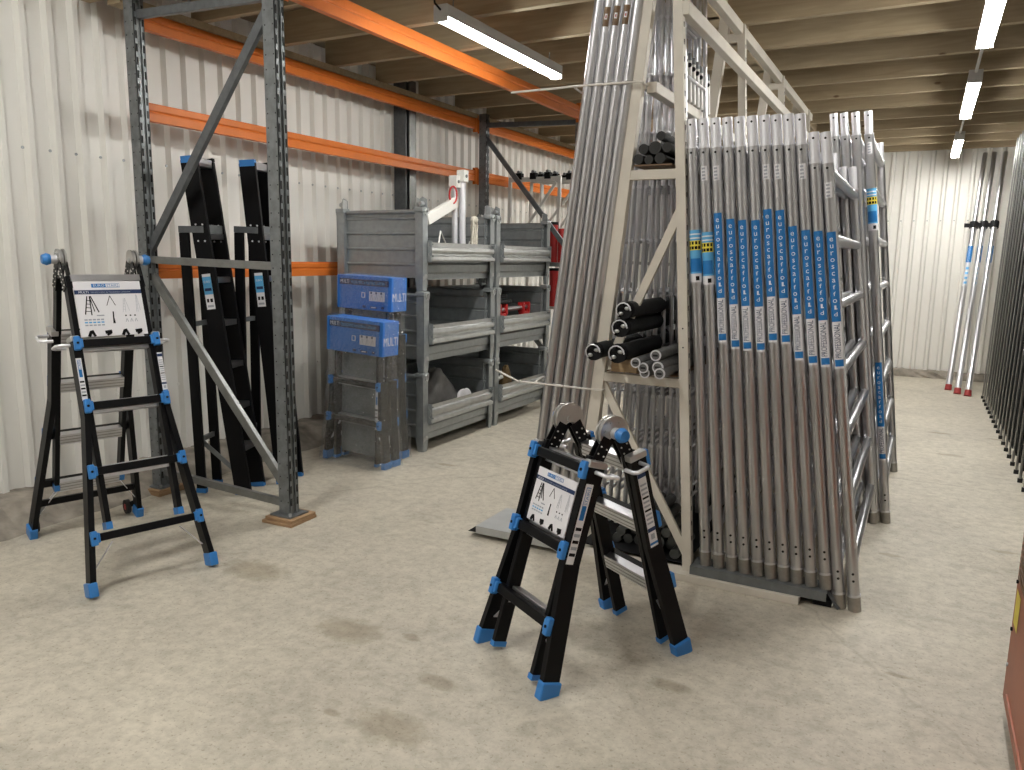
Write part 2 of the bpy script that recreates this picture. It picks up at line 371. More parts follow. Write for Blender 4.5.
# ------------------------------------------------------------------ pallet rack
rack = empty('pallet_rack', (-3.2, 3.24, 0), 0, 'grey pallet rack with orange beams standing along the left wall', 'rack')
rack.location = (0, 0, 0)
def upright(x, y, sx):
    """perforated post 0.10 x 0.08; aisle face looks to sx"""
    w, d, z0, z1 = .085, .072, .045, ZJ
    mb = MB()
    # C profile: two sides, front with central recess
    mb.bb(x - w / 2, x + w / 2, y - d / 2, y - d / 2 + .004, z0, z1, M['rackz'])
    mb.bb(x - w / 2, x + w / 2, y + d / 2 - .004, y + d / 2, z0, z1, M['rackz'])
    xf = x + sx * w / 2
    for (a, b, dx) in ((-d / 2, -.012, 0), (.012, d / 2, 0), (-.014, .014, .010)):
        mb.bb(min(xf - sx * dx, xf - sx * (dx + .004)), max(xf - sx * dx, xf - sx * (dx + .004)), y + a, y + b, z0, z1, M['rackz'])
    xb = x - sx * w / 2
    mb.bb(min(xb, xb + sx * .004), max(xb, xb + sx * .004), y - d / 2, y - d / 2 + .02, z0, z1, M['rackz']); mb.bb(min(xb, xb + sx * .004), max(xb, xb + sx * .004), y + d / 2 - .02, y + d / 2, z0, z1, M['rackz'])
    z = .12
    while z < z1 - .05:
        for yy in (-.024, .024):
            mb.bb(min(xf, xf + sx * .0012), max(xf, xf + sx * .0012), y + yy - .006, y + yy + .006, z - .022, z + .022, M['slot'])
        for xx in (-.026, .030):
            mb.bb(x + xx - .0035, x + xx + .0035, y - d / 2 - .001, y - d / 2, z - .0035, z + .0035, M['slot'])
        z += .075
    mb.build('upright', rack)
    bp = MB(); bp.bb(x - .08, x + .08, y - .075, y + .075, .038, .046, M['rackz']); bp.tube((x + sx * .06, y - .055, .046), (x + sx * .06, y - .055, .062), .009, M['zincl'], 6); bp.build('foot_plate', rack)
for fy in (3.245, 7.42, 11.6):
    upright(-3.185, fy, 1); upright(-4.30, fy, 1)
    def br(nm, a, b, w=.045):
        # U channel brace
        mb = MB(); mb.bar((a[0], fy, a[1]), (b[0], fy, b[1]), .03, w, M['brace'] if a[1] < 1.6 and b[1] < 1.6 else M['rack'], up=(0, 0, 1) if abs(a[0] - b[0]) > .2 else (1, 0, 0)); mb.build(nm, rack, bevel=.003)
    br('horizontal_brace', (-4.262, .135), (-3.225, .10)); br('horizontal_brace', (-4.262, 1.50), (-3.225, 1.48)); br('horizontal_brace', (-4.262, 2.935), (-3.225, 2.90), .05)
    br('diagonal_brace', (-4.262, 1.40), (-3.23, .23), .055)
    if fy < 5: br('diagonal_brace', (-4.275, 1.56), (-3.215, 2.84), .055)
    else: br('diagonal_brace', (-4.27, 2.80), (-3.225, 1.56), .05)
def beam(x, y0, y1, z0, z1, sx=1):
    mb = MB(); h = z1 - z0; w = .045
    pr = [(x - w / 2, z0), (x + w / 2, z0), (x + w / 2, z0 + h * .45), (x + w / 2 - .008, z0 + h * .5), (x + w / 2 - .008, z0 + h * .55), (x + w / 2, z0 + h * .6), (x + w / 2, z1 - .012), (x + w / 2 - .012, z1 - .012), (x + w / 2 - .012, z1), (x - w / 2, z1)]
    mb.prism([(a, y0, b) for a, b in pr], (0, y1 - y0, 0), M['orange'])
    b = mb.build('beam', rack, bevel=.002)
    for y, s in ((y0, 1), (y1, -1)):
        c = MB(); c.bb(x - .028, x + .036, y - s * .004 - .003, y - s * .004 + .003, z0 - .03, z1 + .03, M['orange']); c.bb(x + .024, x + .028, min(y, y + s * .04), max(y, y + s * .04), z0 - .03, z1 + .02, M['orange'])
        c.build('connector', b)
for (a, b) in ((3.30, 7.37), (7.475, 11.55)):
    beam(-3.19, a, b, 2.92, 3.045); beam(-4.385, a, b, 2.895, 3.003); beam(-4.385, a, b, 2.355, 2.468)
beam(-4.385, 3.30, 7.37, 1.378, 1.489)
for (x, y, l) in ((-3.185, 3.245, 'plywood packer under the front foot of the rack post'),):
    p = MB(); p.box((x, y, .009), (.22, .22, .018), M['packer'], Matrix.Rotation(.05, 3, 'Z')); tag(p.build('wood_packer', bevel=.002), 'lower plywood packer on the floor under the near rack post', 'packer', 'packers')
    p = MB(); p.box((x + .005, y + .005, .028), (.205, .2, .018), M['packer'], Matrix.Rotation(.02, 3, 'Z')); tag(p.build('wood_packer', bevel=.002), 'upper plywood packer right beneath the near rack post', 'packer', 'packers')
p = MB(); p.box((-4.30, 3.245, .028), (.2, .2, .018), M['packer']); p.box((-4.30, 3.245, .009), (.2, .2, .018), M['packer']); tag(p.build('wood_packer'), 'thin wood packer under the rack post by the wall', 'packer')

# ------------------------------------------------------------------ steel pallet boxes
BW, BL, BH = .84, 1.12, .64
def pallet_box():
    """origin: middle of footprint; opening side looks to +X"""
    t = empty('pallet_box')
    hx, hy = BW / 2, BL / 2; Z = M['zinc']
    b = MB()
    def wall_prof(x0, sx, z0, z1, ribs):
        out = [(x0, z0)]
        for r in ribs: out += [(x0, r - .012), (x0 + sx * .012, r - .004), (x0 + sx * .012, r + .006), (x0, r + .014)]
        return out + [(x0, z1)]
    ribs = [.20, .32, .44, .555]
    for s in (-1, 1):
        pr = wall_prof(s * (hy - .045), s, .10, .60, ribs)
        b.sheet([(-hx + .05, y, z) for y, z in pr], (0, -s * .004, 0), (BW - .1, 0, 0), Z)
        b.tube((-hx + .04, s * (hy - .035), .605), (hx - .04, s * (hy - .035), .605), .016, Z, 8)
    pr = wall_prof(-(hx - .045), -1, .10, .60, ribs)
    b.sheet([(x, -hy + .05, z) for x, z in pr], (.004, 0, 0), (0, BL - .1, 0), Z)
    b.tube((-hx + .035, -hy + .04, .605), (-hx + .035, hy - .04, .605), .016, Z, 8)
    b.bb(-hx + .05, hx - .05, -hy + .05, hy - .05, .10, .106, Z)
    b.sheet([(hx - .035, -hy + .05, .085), (hx - .035, -hy + .05, .13), (hx - .02, -hy + .05, .145), (hx - .02, -hy + .05, .20), (hx - .035, -hy + .05, .215), (hx - .035, -hy + .05, .25)], (-.004, 0, 0), (0, BL - .1, 0), Z)
    b.build('body', t)
    for sx in (-1, 1):
        for sy in (-1, 1):
            x, y = sx * (hx - .035), sy * (hy - .035)
            p = MB()
            p.bb(min(x + sx * .031, x + sx * .035), max(x + sx * .031, x + sx * .035), y - .035, y + .035, .08, .615, Z)
            p.bb(x - .035, x + .035, min(y + sy * .031, y + sy * .035), max(y + sy * .031, y + sy * .035), .08, .615, Z)
            p.bb(min(x - sx * .035, x - sx * .031), max(x - sx * .035, x - sx * .031), y - .03, y + .03, .1, .6, Z)
            p.prism([(x - .036, y + sy * .036, .10), (x + .036, y + sy * .036, .10), (x + .024, y + sy * .030, 0), (x - .024, y + sy * .030, 0)], (0, -sy * .006, 0), Z)
            p.prism([(x + sx * .036, y - .036, .10), (x + sx * .036, y + .036, .10), (x + sx * .030, y + .024, 0), (x + sx * .030, y - .024, 0)], (-sx * .006, 0, 0), Z)
            p.sheet([(x + sx * .037, y - .03, .11), (x + sx * .045, y - .012, .13), (x + sx * .045, y + .012, .13), (x + sx * .037, y + .03, .11)], (-sx * .004, 0, 0), (0, 0, -.03), M['zincl'])
            c = p.build('corner_post', t)
            q = MB(); q.bb(x - .042, x + .042, y - .042, y + .042, .60, .637, Z); q.build('stacking_cup', c, bevel=.008)
            r = MB(); pts = [(x + sx * .048 + .0, y + .02 * math.cos(a), .60 + .026 * math.sin(a)) for a in [2 * PI * i / 12 for i in range(13)]]
            r.path(pts, .0045, M['zincl'], 6); r.build('lifting_ring', c)
    f = MB(); x0 = hx + .005
    pf = [(x0 + .012, .375), (x0 + .012, .345), (x0 + .030, .335), (x0 + .034, .315), (x0 + .030, .298), (x0 + .014, .29), (x0 + .016, .275), (x0 + .034, .265), (x0 + .038, .245), (x0 + .036, .232)]
    f.sheet([(x, -hy + .055, z) for x, z in pf], (-.004, 0, 0), (0, BL - .12, 0), M['zincl'])
    for s in (-1, 1): f.bb(x0 - .002, x0 + .040, s * (hy - .062) - .003, s * (hy - .062) + .003, .225, .385, Z)
    f.build('drop_flap', t)
    for s in (-1, 1):
        for z in (.27, .36):
            h = MB(); h.tube((hx - .01, s * (hy - .075), z), (hx + .045, s * (hy - .075), z), .007, M['zincd'], 8); h.build('hinge_pin', t)
    return t
proto_box = pallet_box(); boxes = []
names = [('bottom', 0), ('middle', 1), ('top', 2)]
for ci, (yc, cn) in enumerate([(5.52, 'nearer stack'), (6.68, 'farther stack')]):
    for nm, k in names:
        b = proto_box if not boxes else copy_tree(proto_box)
        b.location = (-3.83 + (.01 if k == 1 else 0), yc, k * BH); b['group'] = 'stacked steel pallet boxes'; b['category'] = 'pallet box'
        b['label'] = {('bottom', 0): 'grey steel pallet box on the floor holding a grey tarp', ('middle', 0): 'middle steel pallet box of the stack beside the wrapped ladders',
                      ('top', 0): 'top steel pallet box with the white post and rope in it', ('bottom', 1): 'far bottom steel pallet box holding a brown glove',
                      ('middle', 1): 'far middle steel pallet box with red clamps in it', ('top', 1): 'far top steel pallet box next to the white frames'}[(nm, ci)]
        boxes.append(b)
        if k == 2:
            for sx in (-1, 1):
                for sy in (-1, 1):
                    x, y = sx * (BW / 2 - .035), sy * (BL / 2 - .035)
                    e = MB(); e.prism([(x - .035, y - sy * .03, .637), (x + .035, y - sy * .03, .637), (x + .03, y - sy * .03, .70), (x - .01, y - sy * .03, .72), (x - .03, y - sy * .03, .69)], (0, sy * .006, 0), M['zinc'])
                    e.prism([(x - sx * .03, y - .035, .637), (x - sx * .03, y + .035, .637), (x - sx * .03, y + .02, .70), (x - sx * .03, y - .03, .71)], (sx * .006, 0, 0), M['zincl'])
                    e.tube((x, y - .02, .665), (x, y + .02, .665), .018, M['zincl'], 10)
                    e.build('stacking_ear', b)

# things in the boxes
t = empty('davit_post', (-3.60, 5.72, 1.366), 0, 'white steel post with square heads and slanted arm in top box', 'davit post')
m = MB(); m.tube((0, 0, 0), (0, 0, .77), .026, M['aluw'], 14); m.build('post', t)
m = MB(); m.tube((.04, .06, 0), (.04, .06, .81), .030, M['aluw'], 14); m.build('post', t)
for (x, y, z) in ((0, 0, .81), (.04, .06, .86)):
    m = MB(); m.box((x, y, z), (.075, .075, .10), M['whitep']); m.tube((x + .037, y, z), (x + .043, y, z), .014, M['zincd'], 10); m.build('head_plate', t, bevel=.004)
m = MB(); m.bar((.02, -.02, .64), (.05, -.50, .47), .04, .09, M['whitep']); m.build('arm', t, bevel=.006)
m = MB()
for i in range(9):
    a = i * .7; m.path([(.09 + .025 * math.cos(a + j * .3) * (1 if j % 2 else .8), -.02 + .14 + .02 * math.sin(a) + .03 * i / 3, .50 - .055 * j) for j in range(10)], .008, M['rope'], 6)
m.sphere((.10, .16, .50), .035, M['rope'], 10, 6)
o = m.build('rope_coil', loc=(-3.60, 5.72, 1.366)); tag(o, 'pale rope hanging in a hank beside the white post', 'rope')
m = MB(); pts = [(.03 * math.cos(a) * .6, .03 * math.cos(a), .07 * math.sin(a)) for a in [2 * PI * i / 16 for i in range(17)]]
m.path(pts, .008, M['red'], 6); o = m.build('carabiner', loc=(-3.56, 5.63, 2.06)); tag(o, 'red carabiner hanging on the white post', 'carabiner')
m = MB(); m.path([(-3.56, 5.86, 1.60), (-3.54, 5.87, 1.68), (-3.54, 5.95, 1.69), (-3.54, 6.0, 1.68), (-3.56, 6.01, 1.60)], .006, M['whitep'], 6); tag(m.build('wire_handle'), 'small white wire loop standing in front of the white post', 'wire'); m = MB(); m.path([(-3.5, 5.25, 1.40), (-3.47, 5.3, 1.75), (-3.50, 5.45, 1.62), (-3.6, 5.6, 1.39)], .007, M['whitep'], 6)
tag(m.build('wire_handle'), 'thin white bent wire handle sticking out of the top box', 'wire')

def cloth_lump(name, c, r, seed, m, label, cat):
    R = random.Random(seed); mb = MB(); n, k = 22, 12; vs = []
    for j in range(k + 1):
        th = PI / 2 * j / k
        for i in range(n):
            ph = 2 * PI * i / n
            f = 1 + .16 * math.sin(3 * ph + seed + 2 * th) + .12 * math.sin(7 * ph + 5 * th) + R.uniform(-.03, .03)
            h = 1 + .2 * math.sin(2 * ph + seed) * math.sin(th)
            vs.append((c[0] + r[0] * math.sin(th) * f * math.cos(ph), c[1] + r[1] * math.sin(th) * f * math.sin(ph), c[2] + r[2] * math.cos(th) ** .8 * h if j < k else c[2]))
    mb.add(vs, [(j * n + i, j * n + (i + 1) % n, (j + 1) * n + (i + 1) % n, (j + 1) * n + i)[::-1] for j in range(k) for i in range(n)], m, True)
    return tag(mb.build(name), label, cat)
cloth_lump('tarp_bag', (-3.60, 5.42, .108), (.13, .28, .50), 2, M['tarp'], 'crumpled grey tarp bag bulging out of the bottom pallet box', 'bag')
cloth_lump('paper_sack', (-3.53, 5.78, .108), (.06, .14, .28), 5, M['white'], 'white crumpled sack tucked beside the grey tarp', 'sack')
cloth_lump('work_glove', (-3.50, 6.50, .108), (.05, .12, .41), 8, M['glove'], 'brown leather work glove lying in the far bottom box', 'glove')
m = MB(); m.tube((-3.55, 6.2, .36), (-3.5, 6.42, .42), .02, M['whitep'], 10); tag(m.build('white_pipe'), 'short white pipe lying beside the brown glove', 'pipe')
for i, (y, l) in enumerate(((6.48, 'nearer red clamp in the far middle box'), (6.96, 'farther red clamp in the far middle box'))):
    t = empty('clamp', (-3.55, y, .64 + .108), 0, l, 'clamp', 'red clamps')
    m = MB(); m.bb(-.03, .03, -.07, .07, .0, .27, M['red']); m.build('body', t, bevel=.01)
    for s in (-1, 1):
        m = MB(); m.bb(-.035, .035, s * .06 - .015, s * .06 + .015, .26, .36, M['red']); m.build('jaw', t, bevel=.006)
m = MB(); m.tube((-3.55, 6.3, 1.05), (-3.55, 7.0, 1.06), .022, M['alu'], 12); tag(m.build('steel_bar'), 'bare steel bar resting across the red clamps', 'bar')
for i, (x, z, l) in enumerate(((-3.60, 1.17, 'upper'), (-3.55, 1.12, 'lower'), (-3.66, 1.13, 'rear'))):
    m = MB(); m.tube((x, 6.18, z), (x + .02, 6.62, z + .01), .02, M['canvas'], 10); tag(m.build('black_tube'), 'short black tube lying above the red clamps, %s one' % l, 'tube', 'tubes above the red clamps')

# ------------------------------------------------------------------ white folding frames behind the boxes
def folding_frame(x, y, lean, label):
    t = empty('folding_trestle', (x, y, 0), 0, label, 'scaffold frame', 'white folding frames')
    for s in (0, .62):
        m = MB(); m.bar((s, 0, 0), (s + lean, .04, 2.45), .035, .035, M['whitep']); m.build('stile', t, bevel=.003)
    for z in (.4, 1.0, 1.55, 2.42):
        m = MB(); m.bar((lean * z / 2.45, .04 * z / 2.45, z), (.62 + lean * z / 2.45, .04 * z / 2.45, z), .03, .05, M['whitep']); m.build('rail', t, bevel=.003)
    m = MB(); m.bar((.02, 0, 1.6), (.58 + lean, .03, 2.38), .02, .03, M['whitep']); m.build('diagonal', t)
    for q in (.12, .3, .48):
        m = MB(); m.bb(q - .035 + lean, q + .035 + lean, .0, .07, 2.42, 2.49, M['blackm']); m.tube((q + lean, 0, 2.5), (q + lean, .07, 2.5), .018, M['zincd'], 8); m.build('coupler', t)
    return t
folding_frame(-4.28, 7.95, .0, 'white folding scaffold frame nearest behind the pallet boxes')
folding_frame(-4.15, 8.12, .06, 'white folding scaffold frame with slanted stiles, middle one')
folding_frame(-4.0, 8.30, -.05, 'white folding scaffold frame farthest from the pallet boxes')
for x, z0, z1, l in ((-3.66, 1.50, 1.92, 'upper red strap roll hanging by the white frames'), (-3.64, 1.02, 1.42, 'lower red strap roll hanging by the white frames')):
    m = MB(); m.tube((x, 7.85, z0), (x, 7.85, z1), .05, M['red'], 14); m.tube((x, 7.85, z1 - .01), (x, 7.85, z1 + .02), .055, M['blackm'], 14); m.tube((x + .1, 7.86, z0), (x + .1, 7.86, z1 - .05), .04, M['red'], 12)
    tag(m.build('strap_roll'), l, 'strap')

# ------------------------------------------------------------------ multi position ladders
def figure_ladder(mb, o, U, W, x, y, w, h, m, kind=0):
    """tiny printed drawing on a sheet: o origin, U right, W up, all in metres"""
    P = lambda a, b: o + U * (x + a * w) + W * (y + b * h)
    def st(a, b, c, d, th): 
        p, q = P(a, b), P(c, d); dr = (q - p).normalized(); nrm = U.cross(W).normalized(); sd = dr.cross(nrm) * th / 2
        mb.add([p - sd, q - sd, q + sd, p + sd], [(0, 1, 2, 3)], m)
    if kind == 0:
        st(.0, 0, .3, 1, .005); st(.45, -.05, .48, 1, .005); st(1, .1, .55, 1, .005); st(.7, .15, .5, .9, .004)
        for k in range(1, 5): st(.06 * k, .2 * k - .02, .46, .2 * k - .05, .003)
    elif kind == 1:
        st(0, 0, .5, 1, .003); st(1, 0, .5, 1, .003)
    elif kind == 2:
        st(0, 0, .35, 1, .0015); st(.4, 0, .5, 1, .0015); st(1, .1, .55, 1, .0015)
        for k in range(1, 5): st(.08 * k, .2 * k, .44, .2 * k, .001)
    elif kind == 3:
        st(.3, 0, .6, 1, .006); st(.7, 0, .5, .6, .004)
    elif kind == 4:
        st(.1, 0, .4, .7, .014); st(.8, 0, .5, .8, .012); st(.3, .6, .7, .7, .014)
    elif kind == 5:
        st(.1, .5, .9, .6, .016); st(.3, .1, .8, .4, .01)

def sign_board(mb, o, U, W, w, h):
    """printed sheet: white, header with pill logo, navy band, drawings"""
    N = U.cross(W).normalized()
    o2 = o + N * .0012
    mb.quad(o, U * w, W * h, M['white'])
    P = lambda a, b, k=1: o + U * (a * w) + W * (b * h) + N * .0012 * k
    R = lambda a, b, c, d, m, k=1: mb.quad(P(a, b, k), U * ((c - a) * w), W * ((d - b) * h), m)
    R(0, .765, 1, .84, M['navy'])
    R(.26, .885, .68, .955, M['blued']); R(.47, .893, .675, .947, M['white'], 2)
    mb.text('EURO', .02, lambda x, y: P(.285, .899, 3) + U * x + W * y * .75 * (h / .25), M['white'], width=.165 * w)
    mb.text('STAIRS', .02, lambda x, y: P(.485, .899, 3) + U * x + W * y * .75 * (h / .25), M['blued'], width=.175 * w)
    mb.text('MULTI', .02, lambda x, y: P(.06, .78, 3) + U * x + W * y * .7 * (h / .25), M['white'], width=.14 * w)
    mb.text('TELESCOPIC & FOLDING LADDER', .012, lambda x, y: P(.23, .785, 3) + U * x + W * y * .7, M['grprint'], width=.6 * w)
    figure_ladder(mb, o2, U, W, .11 * w, .40 * h, .2 * w, .33 * h, M['black'], 0)
    figure_ladder(mb, o2, U, W, .44 * w, .55 * h, .13 * w, .18 * h, M['black'], 1)
    figure_ladder(mb, o2, U, W, .67 * w, .42 * h, .1 * w, .26 * h, M['grprint'], 2)
    figure_ladder(mb, o2, U, W, .88 * w, .42 * h, .06 * w, .32 * h, M['grprint'], 2)
    figure_ladder(mb, o2, U, W, .49 * w, .22 * h, .05 * w, .22 * h, M['black'], 3)
    R(.27, .365, .38, .385, M['grprint'])
    for j in range(3):
        for i in range(5): R(.08 + i * .06, .19 + j * .05, .125 + i * .06, .215 + j * .05, M['bluel'] if j == 1 else M['grprint'])
    for i in range(3): R(.69 + i * .07, .345, .715 + i * .07, .37, M['black']); figure_ladder(mb, o2, U, W, (.69 + i * .07) * w, .24 * h, .04 * w, .06 * h, M['grprint'], 1)
    for i, (a, k) in enumerate(((.10, 4), (.34, 5), (.60, 4), (.80, 5))): figure_ladder(mb, o2, U, W, a * w, .0 * h, .13 * w, .13 * h, M['black'], k)

def stile_sticker(mb, o, U, W, w, h, blue_top=False):
    N = U.cross(W).normalized(); P = lambda a, b, k=1: o + U * (a * w) + W * (b * h) + N * .001 * k
    R = lambda a, b, c, d, m, k=1: mb.quad(P(a, b, k), U * ((c - a) * w), W * ((d - b) * h), m)
    mb.quad(o, U * w, W * h, M['white'])
    if blue_top:
        R(0, .90, 1, .97, M['navy']); R(0, .20, 1, .25, M['navy']); R(0, .03, 1, .06, M['blued'])
        for k in range(10): R(.1, .3 + k * .055, .9, .3 + k * .055 + .025, M['grprint'] if k not in (3, 6) else M['black'])
        R(.25, .1, .75, .17, M['grprint'])
    else:
        R(.2, .55, .8, .96, M['blued'])
        R(.25, .73, .75, .95, M['white'], 2)
        mb.text('EURO', .03, lambda x, y: P(.35, .56, 3) + W * x - U * y * .9 * w / .028, M['white'], width=.15 * h) if False else None
        mb.text('EUROSTAIRS', .02, lambda x, y: P(.68, .57, 3) + W * x - U * y * .8, M['blued'] , width=.37 * h)
        for k in range(5): R(.1, .1 + k * .08, .9, .1 + k * .08 + .04, M['grprint'] if k % 2 else M['black'])

def multi_ladder(name, loc, rz, label, H, D, rung_t, foot, top_hw, inner_hw, inner_bot, group=None, rear_rung_t=None, sign=True, wheel=False, fold=False, flare_t=.55, locks=True, knob_both=True, disc=.05, e=.05):
    root = empty(name, loc, rz, label, 'ladder', group)
    rear_rung_t = rear_rung_t or rung_t
    K, B = M['black'], M['blue']
    for side in (-1, 1):                       # -1 front leaf, +1 rear leaf
        yb = side * D                           # foot y
        def P(x, t, off=0):                     # t: 0 foot .. 1 apex, off: distance out of the leaf
            nrm = V((0, side * H, abs(yb) - e)).normalized()
            return V((x, yb + (side * e - yb) * t, H * t)) + nrm * off
        ds = (P(0, 1) - P(0, 0)).normalized(); nr = (P(0, 0, 1) - P(0, 0)).normalized()
        rt = rung_t if side < 0 else rear_rung_t
        tt = rt[0] + .03 / H
        for sx in (-1, 1):
            # outer stile flares towards the foot
            o = MB(); ts = [0.02, flare_t, tt]
            hw = [foot, top_hw, top_hw]
            for i in range(len(ts) - 1):
                a, b = P(sx * hw[i], ts[i], .008), P(sx * hw[i + 1], ts[i + 1], .008)
                vs = []
                for q in (a, b):
                    for dx, dn in ((-.013, -.036), (.013, -.036), (.013, .036), (-.013, .036)): vs.append(q + V((dx, 0, 0)) + nr * dn)
                o.add(vs, [(0, 1, 5, 4), (1, 2, 6, 5), (2, 3, 7, 6), (3, 0, 4, 7)] + ([(3, 2, 1, 0)] if i == 0 else []) + ([(4, 5, 6, 7)] if i == len(ts) - 2 else []), K)
            so = o.build('outer_stile', root)
            f = MB(); c = P(sx * foot, .022, .008); f.box(c + V((0, 0, 0)), (.040, .084, .066), B, Matrix((V((1, 0, 0)), nr * (1 if side > 0 else -1), ds)).transposed() if True else None)
            f.build('foot', so, bevel=.006)
            if wheel and side > 0:
                w = MB(); wc = V((sx * (foot - .035), yb + .075, .045)); w.tube(wc - V((.012, 0, 0)), wc + V((.012, 0, 0)), .042, M['mat_rubber'], 18); w.tube(wc - V((.014, 0, 0)), wc + V((.014, 0, 0)), .018, M['redc'], 10)
                w.bar(wc, P(sx * foot, .07), .01, .03, K); w.build('wheel', so)
            # inner stile
            i_ = MB(); i_.bar(P(sx * inner_hw, inner_bot, -.0), P(sx * inner_hw, 1 - .075 / math.hypot(H, yb), 0), .024, .056, K, up=nr); si = i_.build('inner_stile', root, bevel=.003)
            c_ = MB(); c_.bar(P(sx * inner_hw, inner_bot - .012, 0), P(sx * inner_hw, inner_bot + .01, 0), .028, .06, B, up=nr); c_.build('end_cap', si)
            # hinge cheek riveted on the stile top, angled in to the hinge
            h = MB(); xo = sx * (inner_hw + .014); tp, bt = V((xo, side * disc * .42, H + .01 - disc * .25)), P(xo, 1 - .135 / math.hypot(H, yb))
            h.bar(bt, tp, .005, .052, K, up=V((0, side, .3))); h.bar(bt - V((sx * .028, 0, 0)), tp - V((sx * .028, 0, 0)), .005, .052, K, up=V((0, side, .3)))
            dr = (tp - bt); sdv = dr.normalized().cross(V((1, 0, 0)))
            for k in range(4):
                for e2 in (-1, 1):
                    q = bt + dr * (.12 + .2 * k) + sdv * e2 * .014
                    for xx in (.0025, -.0305): h.tube(q + V((sx * xx, 0, 0)), q + V((sx * (xx + (.003 if xx > 0 else -.003)), 0, 0)), .0032, M['whitep'], 8)
            h.build('hinge_plate', si)
            if sx == 1 and side < 0 or (sx == -1 and side < 0):
                st = MB(); oo = P(sx * (top_hw), rt[0] - .02, .008)
            # small aluminium struts from the lowest rung
            s_ = MB(); s_.bar(P(sx * (foot - .028), rt[-1] * .45), P(sx * (foot - .12), rt[-1] - .02), .003, .022, M['aluw'], up=nr); s_.build('strut', root)
        for k, t in enumerate(rt):
            hwk = top_hw if t >= flare_t else foot + (top_hw - foot) * min(1, t / flare_t)
            r = MB()
            # D shaped tread
            a, b = P(-hwk + .012, t, .030), P(hwk - .012, t, .030)
            r.bar(a, b, .036, .036, K, up=nr)
            rr = r.build('rung', root, bevel=.004)
            for sx in (-1, 1):
                q = MB(); R = Matrix((V((1, 0, 0)), nr * side, ds)).transposed()
                q.box(P(sx * (hwk - .004), t, .050), (.028, .030, .066), B, R); q.box(P(sx * (hwk - .020), t, .046), (.020, .026, .046), B, R)
                e_ = P(sx * (hwk - .004), t, .065); q.tube(e_, e_ + nr * .003, .006, M['blackm'], 8)
                q.build('rung_bracket', rr, bevel=.005)
            # inner aluminium rung just behind
            ti = t - .003
            if ti > inner_bot:
                g = MB(); g.bar(P(-inner_hw + .01, ti, -.010), P(inner_hw - .01, ti, -.010), .058, .040, M['alu'], up=nr)
                for z in (-.017, 0, .017): g.bar(P(-inner_hw + .01, ti, -.031) + ds * z, P(inner_hw - .01, ti, -.031) + ds * z, .004, .003, M['alud'], up=nr)
                g.build('inner_rung', root, bevel=.003)
        if locks:
            for sx in (-1, 1):
                l = MB(); t = rt[0]; q = P(sx * (top_hw + .015), t, .01)
                l.path([q + V((sx * .00, 0, 0)), q + V((sx * .045, 0, 0)), q + V((sx * .058, 0, 0)) - nr * .012, q + V((sx * .058, 0, 0)) - nr * .06, q + V((sx * .045, 0, 0)) - nr * .07, q - nr * .07], .008, M['aluw'], 8)
                l.build('locking_pin', root)
                cl = MB(); cl.box(P(sx * top_hw, tt - .004, .008), (.036, .082, .026), M['steelr'], Matrix((V((1, 0, 0)), nr * side, ds)).transposed()); cl.build('collar', root, bevel=.004)
        if side < 0 or not sign: pass
    # top rungs of the inner section
    for side in (-1, 1):
        pass
    for sx in (-1, 1):
        h = MB(); x = sx * (inner_hw + .0); c = V((x, 0, H + .012))
        for dx, k_, mm in ((-.016, 1, M['steelr']), (-.007, .93, M['zincl']), (.007, 1, M['steelr'])):
            n_ = 26; out = [(disc * k_ * math.cos(math.radians(-40 + 260 * i / n_)), disc * k_ * math.sin(math.radians(-40 + 260 * i / n_))) for i in range(n_ + 1)]
            out += [(-disc * .25, -disc * .30), (0, -disc * .12), (disc * .25, -disc * .30)]
            h.prism([c + V((dx, a, b)) for a, b in out], (.009, 0, 0), mm)
        h.tube(c - V((.02, 0, 0)), c + V((.02, 0, 0)), .014, M['zincl'], 12)
        for a in range(4):
            q = c + V((sx * .016, disc * .68 * math.cos(a * .95 + .1), disc * .68 * math.sin(a * .95 + .1))); h.tube(q, q + V((sx * .005, 0, 0)), .005, M['zincl'], 8)
        hh = h.build('hinge', root)
        if not locks: continue
        k = MB(); k.tube(c + V((sx * .018, 0, 0)), c + V((sx * .045, 0, 0)), .022, M['aluw'], 14); k.tube(c + V((sx * .045, 0, 0)), c + V((sx * .06, 0, 0)), .024, B, 14, r2=.029); k.tube(c + V((sx * .06, 0, 0)), c + V((sx * .080, 0, 0)), .029, B, 14, r2=.021)
        k.build('knob', hh)
    return root, P

# --- the extended ladder standing at the left
A_rt = [.742, .552, .358, .166]
lad, _ = multi_ladder('multi_ladder', (-3.602, 2.434, 0), math.radians(72.5), 'tall black folding ladder with blue corners standing beside the rack', 1.495, .51, A_rt, .275, .182, .163, .195, flare_t=.52, wheel=True, rear_rung_t=[.752, .58, .385, .2])
def leaf_frame(H, D, e):
    ds = V((0, D - e, H)).normalized(); nr = V((0, -H, D - e)).normalized()
    return (lambda x, t, off=0: V((x, -D + (D - e) * t, H * t)) + nr * off), ds, nr
P, ds, nr = leaf_frame(1.495, .51, .05)
s = MB(); o = P(-.150, .762, .034); w_, h_ = .300, .268; sign_board(s, o, V((1, 0, 0)), ds, w_, h_)
s.box(P(0, .848, .032), (.300, .001, .268), M['white'], Matrix((V((1, 0, 0)), nr, ds)).transposed()); s.bar(P(-.155, .945, .03), P(.155, .945, .03), .03, .012, M['alu'], up=nr)
s.build('info_sign', lad)
for sx in (-1, 1):
    st = MB(); stile_sticker(st, P(sx * .182 - .012, .57, .0455), V((1, 0, 0)), ds, .024, .2, sx > 0); st.build('sticker', lad)
